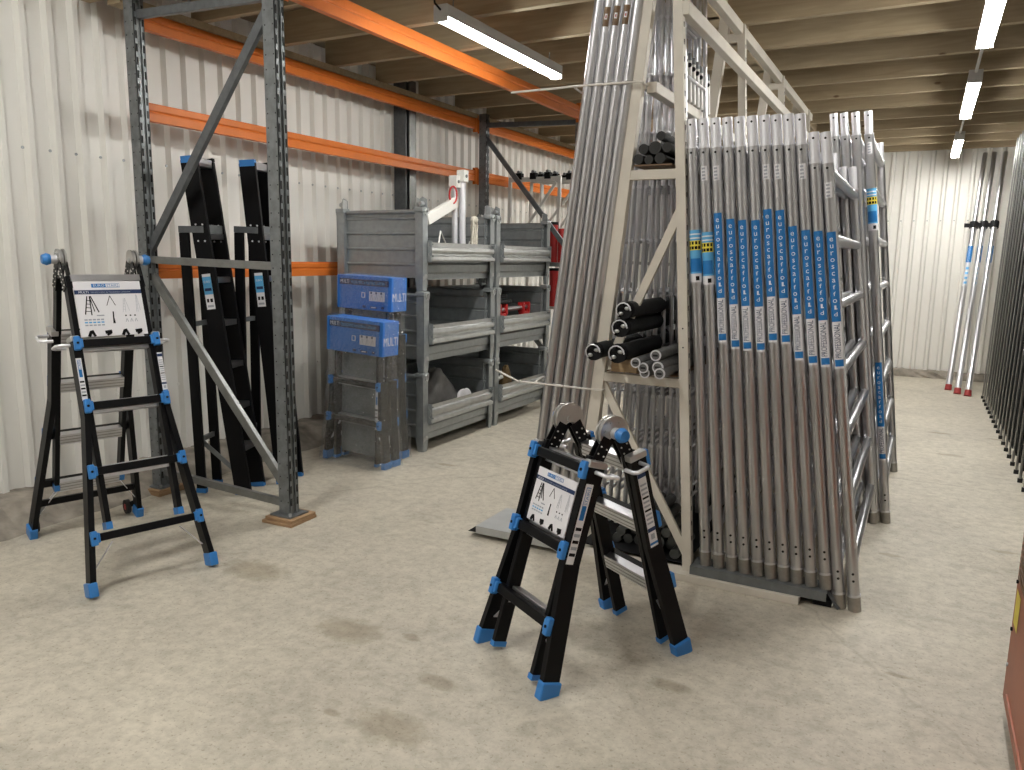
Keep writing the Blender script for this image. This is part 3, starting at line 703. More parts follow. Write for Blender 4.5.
b = MB(); b.bar(V((-.24, .45, .20)), V((.24, .45, .20)), .025, .035, M['black']); b.build('stabiliser_bar', lad, bevel=.003)
# --- the short ladder in the foreground
B_rt = [.868, .548, .257]
lad2, _ = multi_ladder('multi_ladder', (-1.093, 2.712, 0), math.radians(-31.5), 'short black folding ladder with blue corners standing in the foreground', .905, .315, B_rt, .235, .176, .143, .03, rear_rung_t=[.88, .60, .315], flare_t=.5, disc=.064, e=.06)
P, ds, nr = leaf_frame(.905, .315, .06)
s = MB(); o = P(-.129, .585, .030); s.box(P(0, .695, .028), (.260, .001, .212), M['white'], Matrix((V((1, 0, 0)), nr, ds)).transposed())
sign_board(s, o, V((1, 0, 0)), ds, .258, .21); s.build('info_sign', lad2)
# sticker on the outer face of the rear stile (looks to +x)
d2 = V((0, -.255, .905)).normalized(); n2 = V((0, .905, .255)).normalized()
Pr = lambda x, t, off=0: V((x, .315 - .255 * t, .905 * t)) + n2 * off
st = MB(); stile_sticker(st, Pr(.1895, .50, -.012), n2, d2, .038, .33, True); st.build('sticker', lad2)
st = MB(); stile_sticker(st, P(.1895, .50, .038), -nr, ds, .034, .30, False); st.build('sticker', lad2)

# --- two closed ladders wrapped in film with blue cartons
def carton(parent, hw, z0, z1, y0, y1):
    c = MB(); bl = M['card']
    c.bb(-hw, hw, y0, y1, z0, z1, bl)
    c_ = c.build('carton', parent, bevel=.004)
    p = MB(); U, W = V((1, 0, 0)), V((0, 0, 1)); h = z1 - z0; w = 2 * hw; o = V((-hw, y0 - .0015, z0))
    PP = lambda a, b, k=0: o + U * a * w + W * b * h - V((0, .001 * k, 0))
    Rr = lambda a, b, c2, d, m, k=0: p.quad(PP(a, b, k), U * ((c2 - a) * w), W * ((d - b) * h), m)
    Rr(.05, .72, .95, .90, M['navy']); 
    p.text('MULTI', .04, lambda x, y: PP(.07, .765, 1) + U * x + W * y * .95, M['white'], width=.16 * w)
    p.text('TELESCOPIC & FOLDING LADDER', .03, lambda x, y: PP(.26, .77, 1) + U * x + W * y * .9, M['bluel'], width=.62 * w)
    Rr(.46, .36, .53, .52, M['white']); Rr(.475, .38, .515, .50, M['card'], 1)
    Rr(.60, .28, .88, .56, M['white'])
    for i in range(3):
        Rr(.625 + i * .09, .49, .655 + i * .09, .55, M['navy'], 1); figure_ladder(p, PP(0, 0, 1), U, W, (.62 + i * .09) * w, .30 * h, .05 * w, .16 * h, M['grprint'], 1)
    Rr(.48, .06, .54, .13, M['navy']); Rr(.62, .06, .74, .12, M['navy']); Rr(.64, .075, .72, .105, M['white'], 1); Rr(.82, .06, .87, .13, M['navy'])
    U2 = V((0, 1, 0)); d = y1 - y0; o2 = V((hw + .0015, y0, z0))
    p.text('MULTI', .08, lambda x, y: o2 + U2 * (d * .06 + x) + W * (h * .30 + y * 1.1), M['white'], width=d * .88)
    p.build('print', c_)
    return c_
def wrapped_ladder(loc, rz, label, cz0, cz1, tall):
    root, _ = multi_ladder('wrapped_ladder', loc, rz, label, tall, .045, [.63, .34] if tall < 1.1 else [.75, .50, .27], .285, .235, .20, .02, group='wrapped ladders', flare_t=.5, locks=False, disc=.05)
    carton(root, .265, cz0, cz1, -.075 - .03, .075)
    bc = MB(); bc.bb(-.19, .19, -.012, -.008, .06, cz0 + .02, M['zincd']); bc.build('backing_card', root)
    # film: loose skin around everything
    f = MB(); rows = []; nz = 30; ns = 40
    for j in range(nz + 1):
        z = .004 + (cz1 + .012) * j / nz
        hw = .325 - .045 * min(1, z / .42) if z < .9 * cz0 else .274
        hd0, hd1 = (.16 - .035 * z / cz0 if z < .8 * cz0 else .115), (.15 - .06 * z / cz0 if z < .8 * cz0 else .085)
        row = []
        for i in range(ns):
            a = 2 * PI * i / ns; ca, sa = math.cos(a), math.sin(a)
            x = hw * math.copysign(abs(ca) ** .35, ca); y = (hd1 if sa > 0 else hd0) * math.copysign(abs(sa) ** .35, sa)
            k = 0 if z > .8 * cz0 else 1
            x += k * .008 * math.sin(9 * z * 3 + i); y += k * .007 * math.sin(i * 1.7 + z * 21)
            row.append((x, y, z))
        rows.append(row)
    vs = [p for r in rows for p in r]; N = ns
    f.add(vs, [(j * N + i, j * N + (i + 1) % N, (j + 1) * N + (i + 1) % N, (j + 1) * N + i) for j in range(nz) for i in range(N)], M['film'], True)
    f.build('plastic_wrap', root)
    # white stickers on the front stile
    st = MB(); stile_sticker(st, V((.195, -.085, .30 * tall)), V((1, 0, 0)), V((0, 0, 1)), .024, .34); st.build('sticker', root)
    return root
w1 = wrapped_ladder((-3.655, 4.49, 0.005), math.radians(-2), 'film-wrapped folded ladder with blue carton, in front and lower', .84, 1.09, .98); w1.rotation_euler[1] = .045
w2 = wrapped_ladder((-3.74, 4.72, 0.005), math.radians(-2), 'film-wrapped folded ladder with blue carton, behind and taller', 1.14, 1.39, 1.24); w2.rotation_euler[1] = .03

# ------------------------------------------------------------------ black step ladders against the wall
def step_ladder():
    t = empty('step_ladder'); K = M['black']
    Hh = 2.13; x_top = -.258; Wd = .20
    F = lambda z: x_top * z / Hh                                    # front stile x at height z (local, foot at 0)
    dsv = V((x_top, 0, Hh)).normalized(); nrv = V((Hh, 0, -x_top)).normalized()
    for y in (0, Wd):
        m = MB(); m.bar((0, y, .02), (F(Hh), y, Hh - .02), .026, .108, K, up=nrv)
        s = m.build('front_stile', t, bevel=.003)
        c = MB(); c.bar((F(Hh - .03), y, Hh - (.04 if y == 0 else .02)), (F(Hh), y, Hh), .030, .101, M['blue'] if y == 0 else M['blackm'], up=nrv); c.build('top_cap', s)
        c = MB(); c.bar((.003, y, 0), (0, y, .03), .032, .102, M['blue'], up=nrv); c.build('foot', s)
        m = MB(); m.bar((-.285, y, .02), (-.315, y, 1.67), .024, .062, K, up=nrv); r = m.build('rear_leg', t, bevel=.003)
        c = MB(); c.bar((-.285, y, 0), (-.285, y, .03), .03, .066, M['blue'], up=nrv); c.build('foot', r)
        m = MB(); m.bar((-.345, y, 1.69), (F(1.66) + .02, y, 1.69), .03, .04, M['rack']); m.build('pivot_bracket', t)
        for z in (1.62, 1.72):
            for e in (-.022, .022):
                m = MB(); p = V((F(z) + e, y - .013, z)); m.tube(p, p - V((0, .003, 0)), .006, M['aluw'], 8); m.build('rivet', s)
    for k in range(6):
        z = .30 + .27 * k
        m = MB(); m.box((F(z) - .0, Wd / 2, z), (.09, Wd - .026, .034), M['alum']); 
        for e in (-.03, -.01, .01, .03): m.box((F(z) + e, Wd / 2, z + .0155), (.006, Wd - .03, .004), M['alum'])
        m.build('step', t, bevel=.003)
    m = MB(); m.bar((F(1.70) + .0, .0, 1.68), (F(1.70), Wd, 1.68), .09, .08, M['zincd']); m.build('top_step', t, bevel=.003)
    m = MB(); m.bar((F(Hh - .035) + .0, .013, Hh - .03), (F(Hh - .035), Wd - .013, Hh - .03), .085, .05, M['alum']); m.build('top_brace', t, bevel=.003)
    for z in (.35, 1.1):
        m = MB(); m.bar((-.285 - .03 * z / 1.69, .0, z), (-.285 - .03 * z / 1.69, Wd, z), .02, .03, M['zincd']); m.build('rear_rail', t)
    m = MB(); m.bar((-.02, .02, .12), (-.28, .02, .34), .006, .03, M['zincd']); m.build('stay', t)
    # label on the near stile
    s = MB(); U = nrv; W = dsv; o = V((F(1.26), -.0145, 1.20)) - nrv * .028
    s.quad(o, U * .056, W * .22, M['white']); q = lambda a, b, c, d, mm, k=1: s.quad(o + U * a * .056 + W * b * .22 + V((0, -.001 * k, 0)), U * (c - a) * .056, W * (d - b) * .22, mm)
    q(0, .42, 1, .92, M['bluel']); q(.1, .52, .9, .6, M['navy'], 2); q(.15, .2, .4, .3, M['black']); q(.55, .2, .85, .3, M['black']); q(.15, .06, .85, .12, M['grprint'])
    s.text('EURO', .02, lambda x, y: o + U * (.008 + x) + W * (.165 + y) + V((0, -.003, 0)), M['white'], width=.04)
    s.build('sticker', t)
    return t
sl = step_ladder(); sl.location = (-3.785, 3.455, 0); tag(sl, 'black step ladder standing by the wall, the left one', 'step ladder', 'black step ladders')
s2 = copy_tree(sl); s2.location = (-3.735, 3.765, 0); tag(s2, 'black step ladder standing by the wall, partly behind the rack post', 'step ladder', 'black step ladders')
sl.rotation_euler = (0, 0, math.radians(21)); s2.rotation_euler = (0, math.radians(2.3), math.radians(21))

# ------------------------------------------------------------------ scaffold frames
def cyl_patch(mb, r, z0, z1, m, a0=-75, a1=75, n=12, cx=0, cy=0):
    """patch on a vertical tube at x=y=0, facing -Y"""
    vs = []
    for z in (z0, z1):
        for i in range(n + 1):
            a = math.radians(a0 + (a1 - a0) * i / n); vs.append((cx + r * math.sin(a), cy - r * math.cos(a), z))
    mb.add(vs, [(i, i + 1, n + 2 + i, n + 1 + i) for i in range(n)], m, True)
R_T = .0255
def cyl_text(mb, txt, size, zstart, r, down, m, length, off=.002):
    sg = -1 if down else 1
    def fn(x, y):
        # reading direction along z; glyph height around the tube
        a = sg * (-(y - size * .33 + off)) / r
        return V((r * math.sin(a), -r * math.cos(a), zstart + sg * x))
    mb.text(txt, size, fn, m, width=length, sub=True, sp=1.35 if down else 1)
def sticker_prof():
    s = MB(); r = R_T + .0008
    cyl_patch(s, r, -.385, 0, M['blued'], -50, 40); cyl_patch(s, r, -.590, -.385, M['white'], -50, 40)
    rr = r + .0008; a0 = math.radians(-5)
    for k, ch in enumerate('euroscaffoLd'.replace('L', 'l')):
        vs, fs = text_geo(ch, .036, True); x0 = min(v.x for v in vs); x1 = max(v.x for v in vs); w_ = min(.019, max(x1 - x0, .008)); sc = w_ / (x1 - x0)
        z_ = -.040 - .0292 * k
        if ch in 'dfl': sy = .72
        else: sy = .95
        s.add([V((rr * math.sin(a0 + ((v.x - (x0 + x1) / 2) * sc) / rr), -rr * math.cos(a0 + ((v.x - (x0 + x1) / 2) * sc) / rr), z_ + v.y * sy)) for v in vs], fs, M['white'])
    s.add([V((rr * math.sin(a0 + a / rr), -rr * math.cos(a0 + a / rr), -.040 - .0292 * 10 + zz)) for a, zz in ((0, 0), (.008, 0), (.008, .004), (0, .004))], [(0, 1, 2, 3)], M['white'])
    cyl_text(s, 'PROFESSIONAL', .036, -.543, r + .0009, False, M['navy'], .150)
    cyl_patch(s, r + .0006, -.580, -.550, M['blued'], -40, 40)
    return s
def sticker_warn():
    s = MB(); r = R_T + .0008
    cyl_patch(s, r, -.200, 0, M['bluel'], -100, 100); cyl_patch(s, r, -.240, -.200, M['white'], -100, 100)
    cyl_patch(s, r + .0005, -.022, -.016, M['white'], -100, 100); cyl_patch(s, r + .0005, -.040, -.034, M['white'], -100, 100)
    cyl_patch(s, r + .0005, -.092, -.048, M['yellow'], -80, 80)
    for k in range(4):
        cyl_patch(s, r + .001, -.066, -.052, M['black'], -60 + k * 34, -40 + k * 34, 4); cyl_patch(s, r + .001, -.088, -.074, M['black'], -66 + k * 34, -40 + k * 34, 4)
    cyl_patch(s, r + .0005, -.192, -.13, M['blued'], -60, 60)
    cyl_patch(s, r + .001, -.232, -.212, M['black'], 5, 40, 6)
    return s
def sticker_small():
    s = MB(); r = R_T + .0008; cyl_patch(s, r, -.065, 0, M['white'], -32, 32)
    for k in range(4): cyl_patch(s, r + .0005, -.06 + k * .015, -.052 + k * .015, M['grprint'], -20, 12, 4)
    return s
def frame_proto(Ht, nr_, z_first, pitch, width=1.35, mat='alu'):
    t = empty('scaffold_section')
    for j, y in enumerate((0, width)):
        m = MB(); a = M[mat]
        m.tube((0, y, .075), (0, y, Ht - .13), R_T, M['alum'], 24)
        if j == 0:
            for z in (.145, .178): m.tube((0.004, y - R_T + .004, z), (0.004, y - R_T - .0008, z), .0058, M['slot'], 10)
            m.tube((0, y - R_T + .004, Ht - .155), (0, y - R_T - .0008, Ht - .155), .0055, M['slot'], 10)
        st = m.build('stile', t)
        c = MB(); c.tube((0, y, 0), (0, y, .068), R_T + .0025, M['collar'], 20); c.tube((0, y, .068), (0, y, .078), R_T + .0045, M['alu'], 20); c.build('foot_socket', st)
        q = MB(); q.tube((0, y, Ht - .13), (0, y, Ht - .004), R_T - .003, M['aluw'], 20); q.tube((0, y, Ht - .135), (0, y, Ht - .128), R_T + .0008, M['aluw'], 20)
        if j == 0: q.tube((0, y - .019, Ht - .03), (0, y - R_T + .002, Ht - .03), .005, M['slot'], 10)
        q.build('spigot', st)
    for k in range(nr_):
        z = z_first + pitch * k; m = MB()
        m.tube((0, R_T * .6, z), (0, width + .03, z), .0235, M[mat], 16); m.tube((0, width + .026, z), (0, width + .034, z), .0255, M['aluw'], 16)
        m.tube((0, R_T * .9, z), (0, R_T + .02, z), .0255, M['aluw'], 14)
        m.build('rung', t)
    return t
fr_data = [(-.822, .079, -1.007, 2.180), (-.757, .079, -.952, 2.180), (-.694, .079, -.899, 2.189), (-.634, .079, -.846, 2.189), (-.573, .079, -.793, 2.188), (-.514, .079, -.737, 2.188),
           (-.454, .079, -.684, 2.190), (-.395, .079, -.636, 2.190), (-.334, .079, -.586, 2.190), (-.270, .079, -.538, 2.190), (-.207, .0, -.477, 2.109), (-.143, .0, -.429, 2.109)]
lab = [1.688, 1.679, 1.764, 1.737, 1.732, 1.731, 1.778, 1.773, 1.704, 1.687, 1.683, 1.679]
ordn = ['first', 'second', 'third', 'fourth', 'fifth', 'sixth', 'seventh', 'eighth', 'ninth', 'tenth', 'eleventh', 'twelfth']
HT = 2.118
fp = frame_proto(HT, 7, .225, .288)
SP, SW, SS = sticker_prof(), sticker_warn(), sticker_small()
spo = SP.build('brand_sticker'); swo = SW.build('warning_sticker'); sso = SS.build('small_sticker')
frames = []
for i, (xb, zb, xt, zt) in enumerate(fr_data):
    f = fp if i == 0 else copy_tree(fp)
    frames.append(f)
for i, (xb, zb, xt, zt) in enumerate(fr_data):
    f = frames[i]; f.location = (xb, 3.625, zb); ang = math.atan2(xt - xb, zt - zb); f.rotation_euler = (0, ang, 0)
    kind = 'a yellow-banded sticker' if i < 2 else 'a long blue sticker'
    pos = {0: 'beside the white post', 11: 'outermost on the right', 10: 'standing on the floor second from the right'}.get(i, '%s from the white post' % ordn[i])
    tag(f, 'silver scaffold frame with %s, %s' % (kind, pos), 'scaffold frame', 'front row of leaning scaffold frames')
    k = (lab[i] - zb) / math.cos(ang)
    if i < 2: so = swo.copy()
    else: so = spo.copy()
    COL.objects.link(so); so.parent = f; so.location = (0, 0, k); so.rotation_euler = (0, 0, math.radians([4, -3, 0, 5, -4, 2, -2, 4, -3, 1, 0, 3][i]))
    if i in (1, 2, 6, 7, 9, 11):
        q = sso.copy(); COL.objects.link(q); q.parent = f; q.location = (0, 0, HT - .215)
# second set farther back
fp2 = frame_proto(2.43, 8, .26, .288, 1.32)
fr2 = []
for i in range(4): fr2.append(fp2 if i == 0 else copy_tree(fp2))
for i, (xb, xt) in enumerate([(-.075, -.372), (-.130, -.440), (-.186, -.50), (-.242, -.556)]):
    f = fr2[i]; f.location = (xb, 5.02, .0); f.rotation_euler = (0, math.atan2(xt - xb, 2.41), 0)
    tag(f, ['taller scaffold frame of the rear row with a blue and yellow sticker', 'taller scaffold frame of the rear row, second from the aisle', 'taller scaffold frame of the rear row, third from the aisle', 'taller scaffold frame of the rear row, farthest from the aisle'][i], 'scaffold frame', 'rear row of leaning scaffold frames')
q = swo.copy(); COL.objects.link(q); q.parent = fr2[0]; q.location = (0, 0, 1.99)
q = sso.copy(); COL.objects.link(q); q.parent = fr2[0]; q.location = (0, 0, 2.25)
q = spo.copy(); COL.objects.link(q); q.parent = fr2[0]; q.location = (0, 0, .98)
for x in (spo, swo, sso): bpy.data.objects.remove(x)

# ------------------------------------------------------------------ cream A-frame storage rack
ar = empty('storage_rack', (0, 0, 0), 0, 'cream A-frame storage rack holding tubes and frames in the middle', 'rack')
C_ = M['cream']
XL = lambda z: -1.505 + (z / 2.73) * .272        # inclined post centre line
XV = lambda z: -.905 - (z / 2.73) * .188         # near-vertical post centre line
for i, y in enumerate((3.6, 4.97, 6.42, 7.9)):
    y0 = y + .02
    m = MB(); m.bar((XL(.03), y0, .03), (XL(ZJ - .02), y0, ZJ - .02), .045, .062, C_, up=(1, 0, 0)); m.build('inclined_post', ar, bevel=.003)
    m = MB(); m.bar((XV(.03), y0, .03), (XV(2.95), y0, 2.95), .045, .044, C_, up=(1, 0, 0))
    z = .2
    while z < 2.9: m.bb(XV(z) + .0215, XV(z) + .0228, y0 - .006, y0 + .006, z - .012, z + .012, M['slot']); z += .075
    for z in (1.23, 1.14): m.tube((XV(z) , y0 - .0225, z), (XV(z), y0 - .0238, z), .004, M['slot'], 8)
    m.build('vertical_post', ar)
    for z in (.965, 1.945, 2.88):
        m = MB(); m.bar((XL(z) + .02, y0, z), (XV(z) - .02, y0, z), .04, .045, C_); m.build('crossbar', ar, bevel=.003)
    m = MB(); m.bar((XV(1.80), y0 + .005, 1.80), (XL(1.05) + .03, y0 + .005, 1.02), .02, .04, C_, up=(1, 0, 0)); m.build('diagonal_brace', ar)
    m = MB(); m.bar((XL(.93) + .02, y0 + .005, .93), (XV(.1), y0 + .005, .1), .02, .04, C_, up=(1, 0, 0)); m.build('diagonal_brace', ar)
    m = MB(); m.bb(-1.50, -.375, y0 - (.075 if i == 0 else .03), y0 + .03, .0, .036, C_); m.build('foot_beam', ar, bevel=.003)
for (x, z, nm) in ((-1.118, 2.925, 'top_rail'), (-1.058, 2.665, 'side_rail')):
    m = MB(); m.bar((x, 3.6, z), (x, 8.2, z), .045, .06, C_); m.build(nm, ar, bevel=.003)
m = MB(); m.bar((-1.215, 3.66, 2.35), (-1.215, 8.2, 2.35), .05, .05, C_); m.build('middle_rail', ar, bevel=.003)
m = MB(); m.bar((-1.07, 3.66, 2.02), (-1.07, 8.2, 2.02), .03, .06, C_); m.build('shelf_rail', ar, bevel=.003)
m = MB(); m.bb(XL(1) + .04, XV(1) - .03, 3.6, 4.9, .995, 1.0, M['plyf']); m.build('shelf_board', ar)
m = MB(); m.bb(XL(2) + .04, XV(2) - .04, 3.6, 4.9, 1.985, 1.992, M['plyf']); m.build('shelf_board', ar)
# floor trays
T_ = M['trayg']
m = MB(); m.prism([(-2.085, 3.545, .028), (-2.085, 3.545, .07), (-1.56, 3.545, .07), (-1.56, 3.545, .028)], (0, .36, 0), T_); m.bb(-2.08, -1.56, 3.56, 3.89, .046, .05, M['blackm']); m.prism([(-2.085, 3.55, .068), (-2.085, 3.55, .03), (-2.14, 3.55, .03)], (0, .34, 0), M['blackm'])
m.build('tray', ar)
m = MB()
m.bb(-.885, -.262, 3.565, 3.57, .037, .079, M['zincd']); m.bb(-.885, -.262, 3.57, 3.70, .072, .078, M['zincd']); m.bb(-.885, -.262, 3.70, 3.705, .037, .079, M['rack'])
m.build('tray', ar)
m = MB(); m.bb(-.32, -.24, 3.60, 3.68, .0, .03, M['blackm']); m.bar((-.255, 3.63, .07), (-.20, 3.60, .006), .05, .004, M['rack']); m.build('end_stop', ar)
m = MB(); m.bb(-1.50, -.93, 3.66, 8.0, .045, .05, M['blackm']); m.build('base_board', ar)

# ------------------------------------------------------------------ long tubes leaning on the left side
def long_tube(x0, x1, y, z0, z1, label, r=.0255, sticker=True, m_='alu', group='long tubes leaning on the left of the cream rack', y1=None):
    t = empty('long_tube', (x0, y, z0), 0, label, 'tube', group)
    L = math.hypot(x1 - x0, z1 - z0); t.rotation_euler = (math.atan2(0 if y1 is None else y - y1, L), math.atan2(x1 - x0, z1 - z0), 0)
    m = MB(); m.tube((0, 0, .05), (0, 0, L), r, M['alum'], 24); m.build('tube', t)
    c = MB(); c.tube((0, 0, 0), (0, 0, .052), r + .0025, M['collar'], 18); c.build('end_cap', t)
    if sticker:
        s = MB(); zt = (2.62 - z0) / math.cos(math.atan2(x1 - x0, z1 - z0)); k = r / R_T
        cyl_patch(s, r + .0008, zt, zt + .085, M['plyf'], -20, 45); cyl_patch(s, r + .0015, zt + .03, zt + .055, M['white'], -4, 24); cyl_patch(s, r + .002, zt + .036, zt + .048, M['redc'], 4, 16)
        s.build('sticker', t)
    return t
dlt = .272 / 2.73
wds = ['nearest the inclined post', 'second from the inclined post', 'third from the inclined post', 'fourth from the inclined post', 'fifth from the inclined post']
for i in range(5):
    x0 = -1.562 - .0535 * i; long_tube(x0, x0 + (.30 - .0 * i) * (2.96 / 2.8) + .012 * i * .6, 3.60 - .003 * i, .072, 3.0, 'long silver tube in the front row, ' + wds[i], sticker=i in (1, 2, 3))
for i in range(4):
    x0 = -1.62 - .052 * i; long_tube(x0, x0 + .325 + .004 * i, 3.72, .072, 3.0, 'long silver tube behind the front row, ' + ['first', 'second', 'third', 'fourth'][i] + ' from the right', sticker=False)
def strap(z, yb, label, tail=False, xe=-2.0):
    xr = XL(z) + .035; xl = -1.84 + z * .122; m = MB()
    pts = [(xr, 3.585, z), (xr - .02, 3.568, z), (xl, 3.565, z + .005), (xl - .03, 3.60, z + .006), (xl - .05, 3.72, z + .01), (xl - .04, 3.76, z + .01), (xr - .05, 3.76, z), (xr, 3.66, z), (xr, 3.59, z)]
    m.path(pts, .0055, M['cord'], 6)
    if tail: m.path([(xl, 3.562, z + .005), (xl - .12, 3.57, z + .005), (xe, 3.60, z + (.012 if z > 2 else .05))], .0055, M['cord'], 6)
    tag(m.build('tie_cord'), label, 'cord')
strap(2.36, 3.9, 'upper white cord tied round the leaning tubes', True, -1.93)
strap(.90, 3.9, 'lower white cord tied round the leaning tubes', True, -2.0)

# ------------------------------------------------------------------ narrow zinc ladders stored inside the rack
def narrow_ladder(Lh):
    t = empty('zinc_ladder')
    for y in (0, .42):
        m = MB(); m.tube((0, y, 0), (0, y, Lh), .0125, M['alu'], 12); s = m.build('stile', t)
    for k in range(int(Lh / .28)):
        m = MB(); m.tube((0, 0, .2 + .28 * k), (0, .42, .2 + .28 * k), .009, M['alu'], 8); m.tube((0, -.013, .2 + .28 * k), (0, -.018, .2 + .28 * k), .010, M['aluw'], 8); m.build('rung', t)
    return t
nl = narrow_ladder(2.93); ns_ = narrow_ladder(1.86); nls = [nl] + [copy_tree(nl) for _ in range(7)] + [ns_] + [copy_tree(ns_) for _ in range(9)] + [copy_tree(nl) for _ in range(6)]
for i, o in enumerate(nls):
    Ln = 2.93
    if i < 8: xb = -1.395 + .052 * i; xt = -1.385 + .0255 * i; y = 4.05; w_ = 'front row, %s from the left' % ordn[i]
    elif i < 18: k = i - 8; xb = -1.50 + .05 * k; xt = xb + .10; Ln = 1.86; y = 4.53; w_ = 'second row, %s from the left' % ordn[k]
    else: k = i - 18; xb = -1.445 - .05 * k; xt = -1.337 - .042 * k; y = 4.05; w_ = 'leaning on the sloping side, %s one' % ordn[k]
    o.location = (xb, y + .012 * (i % 3), .052); o.rotation_euler = (0, math.atan2(xt - xb, Ln), 0)
    tag(o, 'narrow zinc ladder inside the cream rack, %s' % w_, 'ladder', 'narrow ladders inside the rack')
def dark_ladder():
    t = empty('steel_ladder')
    for y in (0, .36):
        m = MB(); m.tube((0, y, 0), (0, y, 1.84), .0225, M['alud'], 14); s_ = m.build('stile', t)
    for k in range(6):
        m = MB(); m.tube((0, 0, .2 + .29 * k), (0, .36, .2 + .29 * k), .014, M['alud'], 8); m.tube((0, -.02, .2 + .29 * k), (0, -.027, .2 + .29 * k), .012, M['alum'], 8); m.build('rung', t)
    return t
dl = dark_ladder(); dls = [dl] + [copy_tree(dl) for _ in range(19)]
for i, o in enumerate(dls):
    row, j = divmod(i, 10); xb = -1.56 + .052 * j - .03 * row; o.location = (xb, 5.04 + .50 * row, .052); o.rotation_euler = (0, .062, 0)
    tag(o, 'dull steel ladder standing deep inside the cream rack, %s row' % ('front' if row == 0 else 'back'), 'ladder', 'dull ladders in the %s row inside the rack' % ('front' if row == 0 else 'back'))
# plastic-sleeved white tubes with black ends at the right of the post
for i in range(7):
    y = 4.13 + .078 * i; x = -1.185; z1 = 2.60 - .005 * i
    t = empty('capped_tube', (x + .0, y, 2.376), 0, 'white tube with a black crumpled cap behind the post, %s in the row' % ordn[i], 'tube', 'black-capped tubes beside the post')
    m = MB(); m.tube((0, 0, 0), (-.012, 0, z1 - 2.376), .014, M['whitep'], 10); m.build('tube', t)
    m = MB(); m.tube((-.012, 0, z1 - 2.386), (-.014, 0, z1 - 2.35), .017, M['zincd'], 8, r2=.012); m.sphere((-.006, -.012, z1 - 2.41), .013, M['blackm'], 7, 5); m.build('cap', t)
# black tubes on the top shelf
def black_pole(x, z, r, y0, L, label, name='black_pole'):
    t = empty(name, (x, y0, z), 0, label, 'pole', 'black round poles on the upper shelf')
    m = MB(); m.tube((0, .012, 0), (0, L, 0), r * .96, M['canvas'], 16); m.build('tube', t)
    m = MB(); m.tube((0, 0, 0), (0, .014, 0), r, M['mat_rubber'], 16); m.build('end_cap', t)
for x, z, r, l in [(-1.246, 2.017, .024, 'bottom left'), (-1.194, 2.013, .021, 'bottom middle'), (-1.140, 2.017, .025, 'bottom right'), (-1.222, 2.062, .024, 'middle left'),
                   (-1.166, 2.066, .030, 'large one in the centre'), (-1.108, 2.066, .023, 'middle right'), (-1.140, 2.118, .021, 'topmost')]:
    black_pole(x, z, r, 3.60, 1.2, 'black round pole end on the upper shelf, ' + l)
# rolled dark platforms and small grey tubes on the middle shelf
def roll(x, z, r, y0, dark, label, zslope=0):
    t = empty('canvas_roll' if dark else 'grey_tube', (x, y0, z), 0, label, 'roll' if dark else 'tube', 'dark rolls on the middle shelf' if dark else 'grey tubes on the middle shelf')
    m = MB(); mm = M['canvas'] if dark else M['canvasg']; m.tube((0, 0, 0), (.0, 1.15, zslope), r, mm, 14)
    if dark: m.tube((0, -.004, 0), (0, .03, 0), r * 1.08, M['blackm'], 12)
    m.build('roll' if dark else 'tube', t)
    e = MB()
    if dark:
        for a in (.5, 2.2, 4.0):
            c = V((r * .5 * math.cos(a), -.01, r * .5 * math.sin(a))); e.sphere(c, r * .33, M['zincl'] if a != 2.2 else M['blackm'], 8, 6, (1, .5, .7))
        e.path([(r * .9 * math.cos(a), -.012, r * .9 * math.sin(a)) for a in [i * .5 for i in range(9)]], .004, M['aluw'], 5)
    else:
        e.tube((0, -.003, 0), (0, .004, 0), r * 1.02, M['aluw'], 14); e.tube((0, -.005, 0), (0, 0, 0), r * .75, M['canvasg'], 14); e.box((0, -.006, 0), (r * .9, .004, r * .35), M['slot'])
    e.build('end_fitting' if dark else 'end_ring', t)
for x, z, r, y, l in [(-1.250, 1.310, .040, 3.50, 'topmost'), (-1.262, 1.226, .042, 3.49, 'second from the top'), (-1.370, 1.110, .040, 3.43, 'lowest on the left'), (-1.262, 1.105, .043, 3.46, 'lowest next to the grey tubes')]:
    roll(x, z, r, y, True, 'dark canvas roll with metal ends on middle shelf, ' + l, 0)
for x, z, r, y, l in [(-1.165, 1.070, .024, 3.45, 'upper left'), (-1.085, 1.105, .026, 3.50, 'topmost'), (-1.130, 1.047, .025, 3.46, 'centre'), (-1.066, 1.052, .027, 3.48, 'right of centre'), (-1.125, .997 + .025, .024, 3.47, 'bottom left'), (-1.056, 1.003, .0, 0, '')]:
    if r: roll(x, z, r, y, False, 'grey tube with a silver ring end on middle shelf, ' + l)
roll(-1.050, 1.000 + .026 - .0, .026, 3.46, False, 'grey tube with a silver ring end on middle shelf, bottom right')
m = MB(); m.bb(-1.335, -1.20, 3.58, 4.7, 1.0, 1.062, M['ply']); tag(m.build('wood_block', bevel=.003), 'brown plywood block beneath the dark canvas rolls', 'block')
# dark tubes lying at the bottom of the rack
R2 = random.Random(5); c = 0
for row in range(5):
    for i in range(7 - row):
        x = -1.33 + .056 * i + .028 * row; z = .078 + .0485 * row
        m = MB(); m.tube((x, 3.72 + R2.uniform(-.05, .08), z), (x, 3.98, z), .026, M['darksteel'], 14)
        o = m.build('dark_tube'); tag(o, 'dark steel tube lying at the bottom of the cream rack', 'tube', 'dark tubes in the rack base'); c += 1

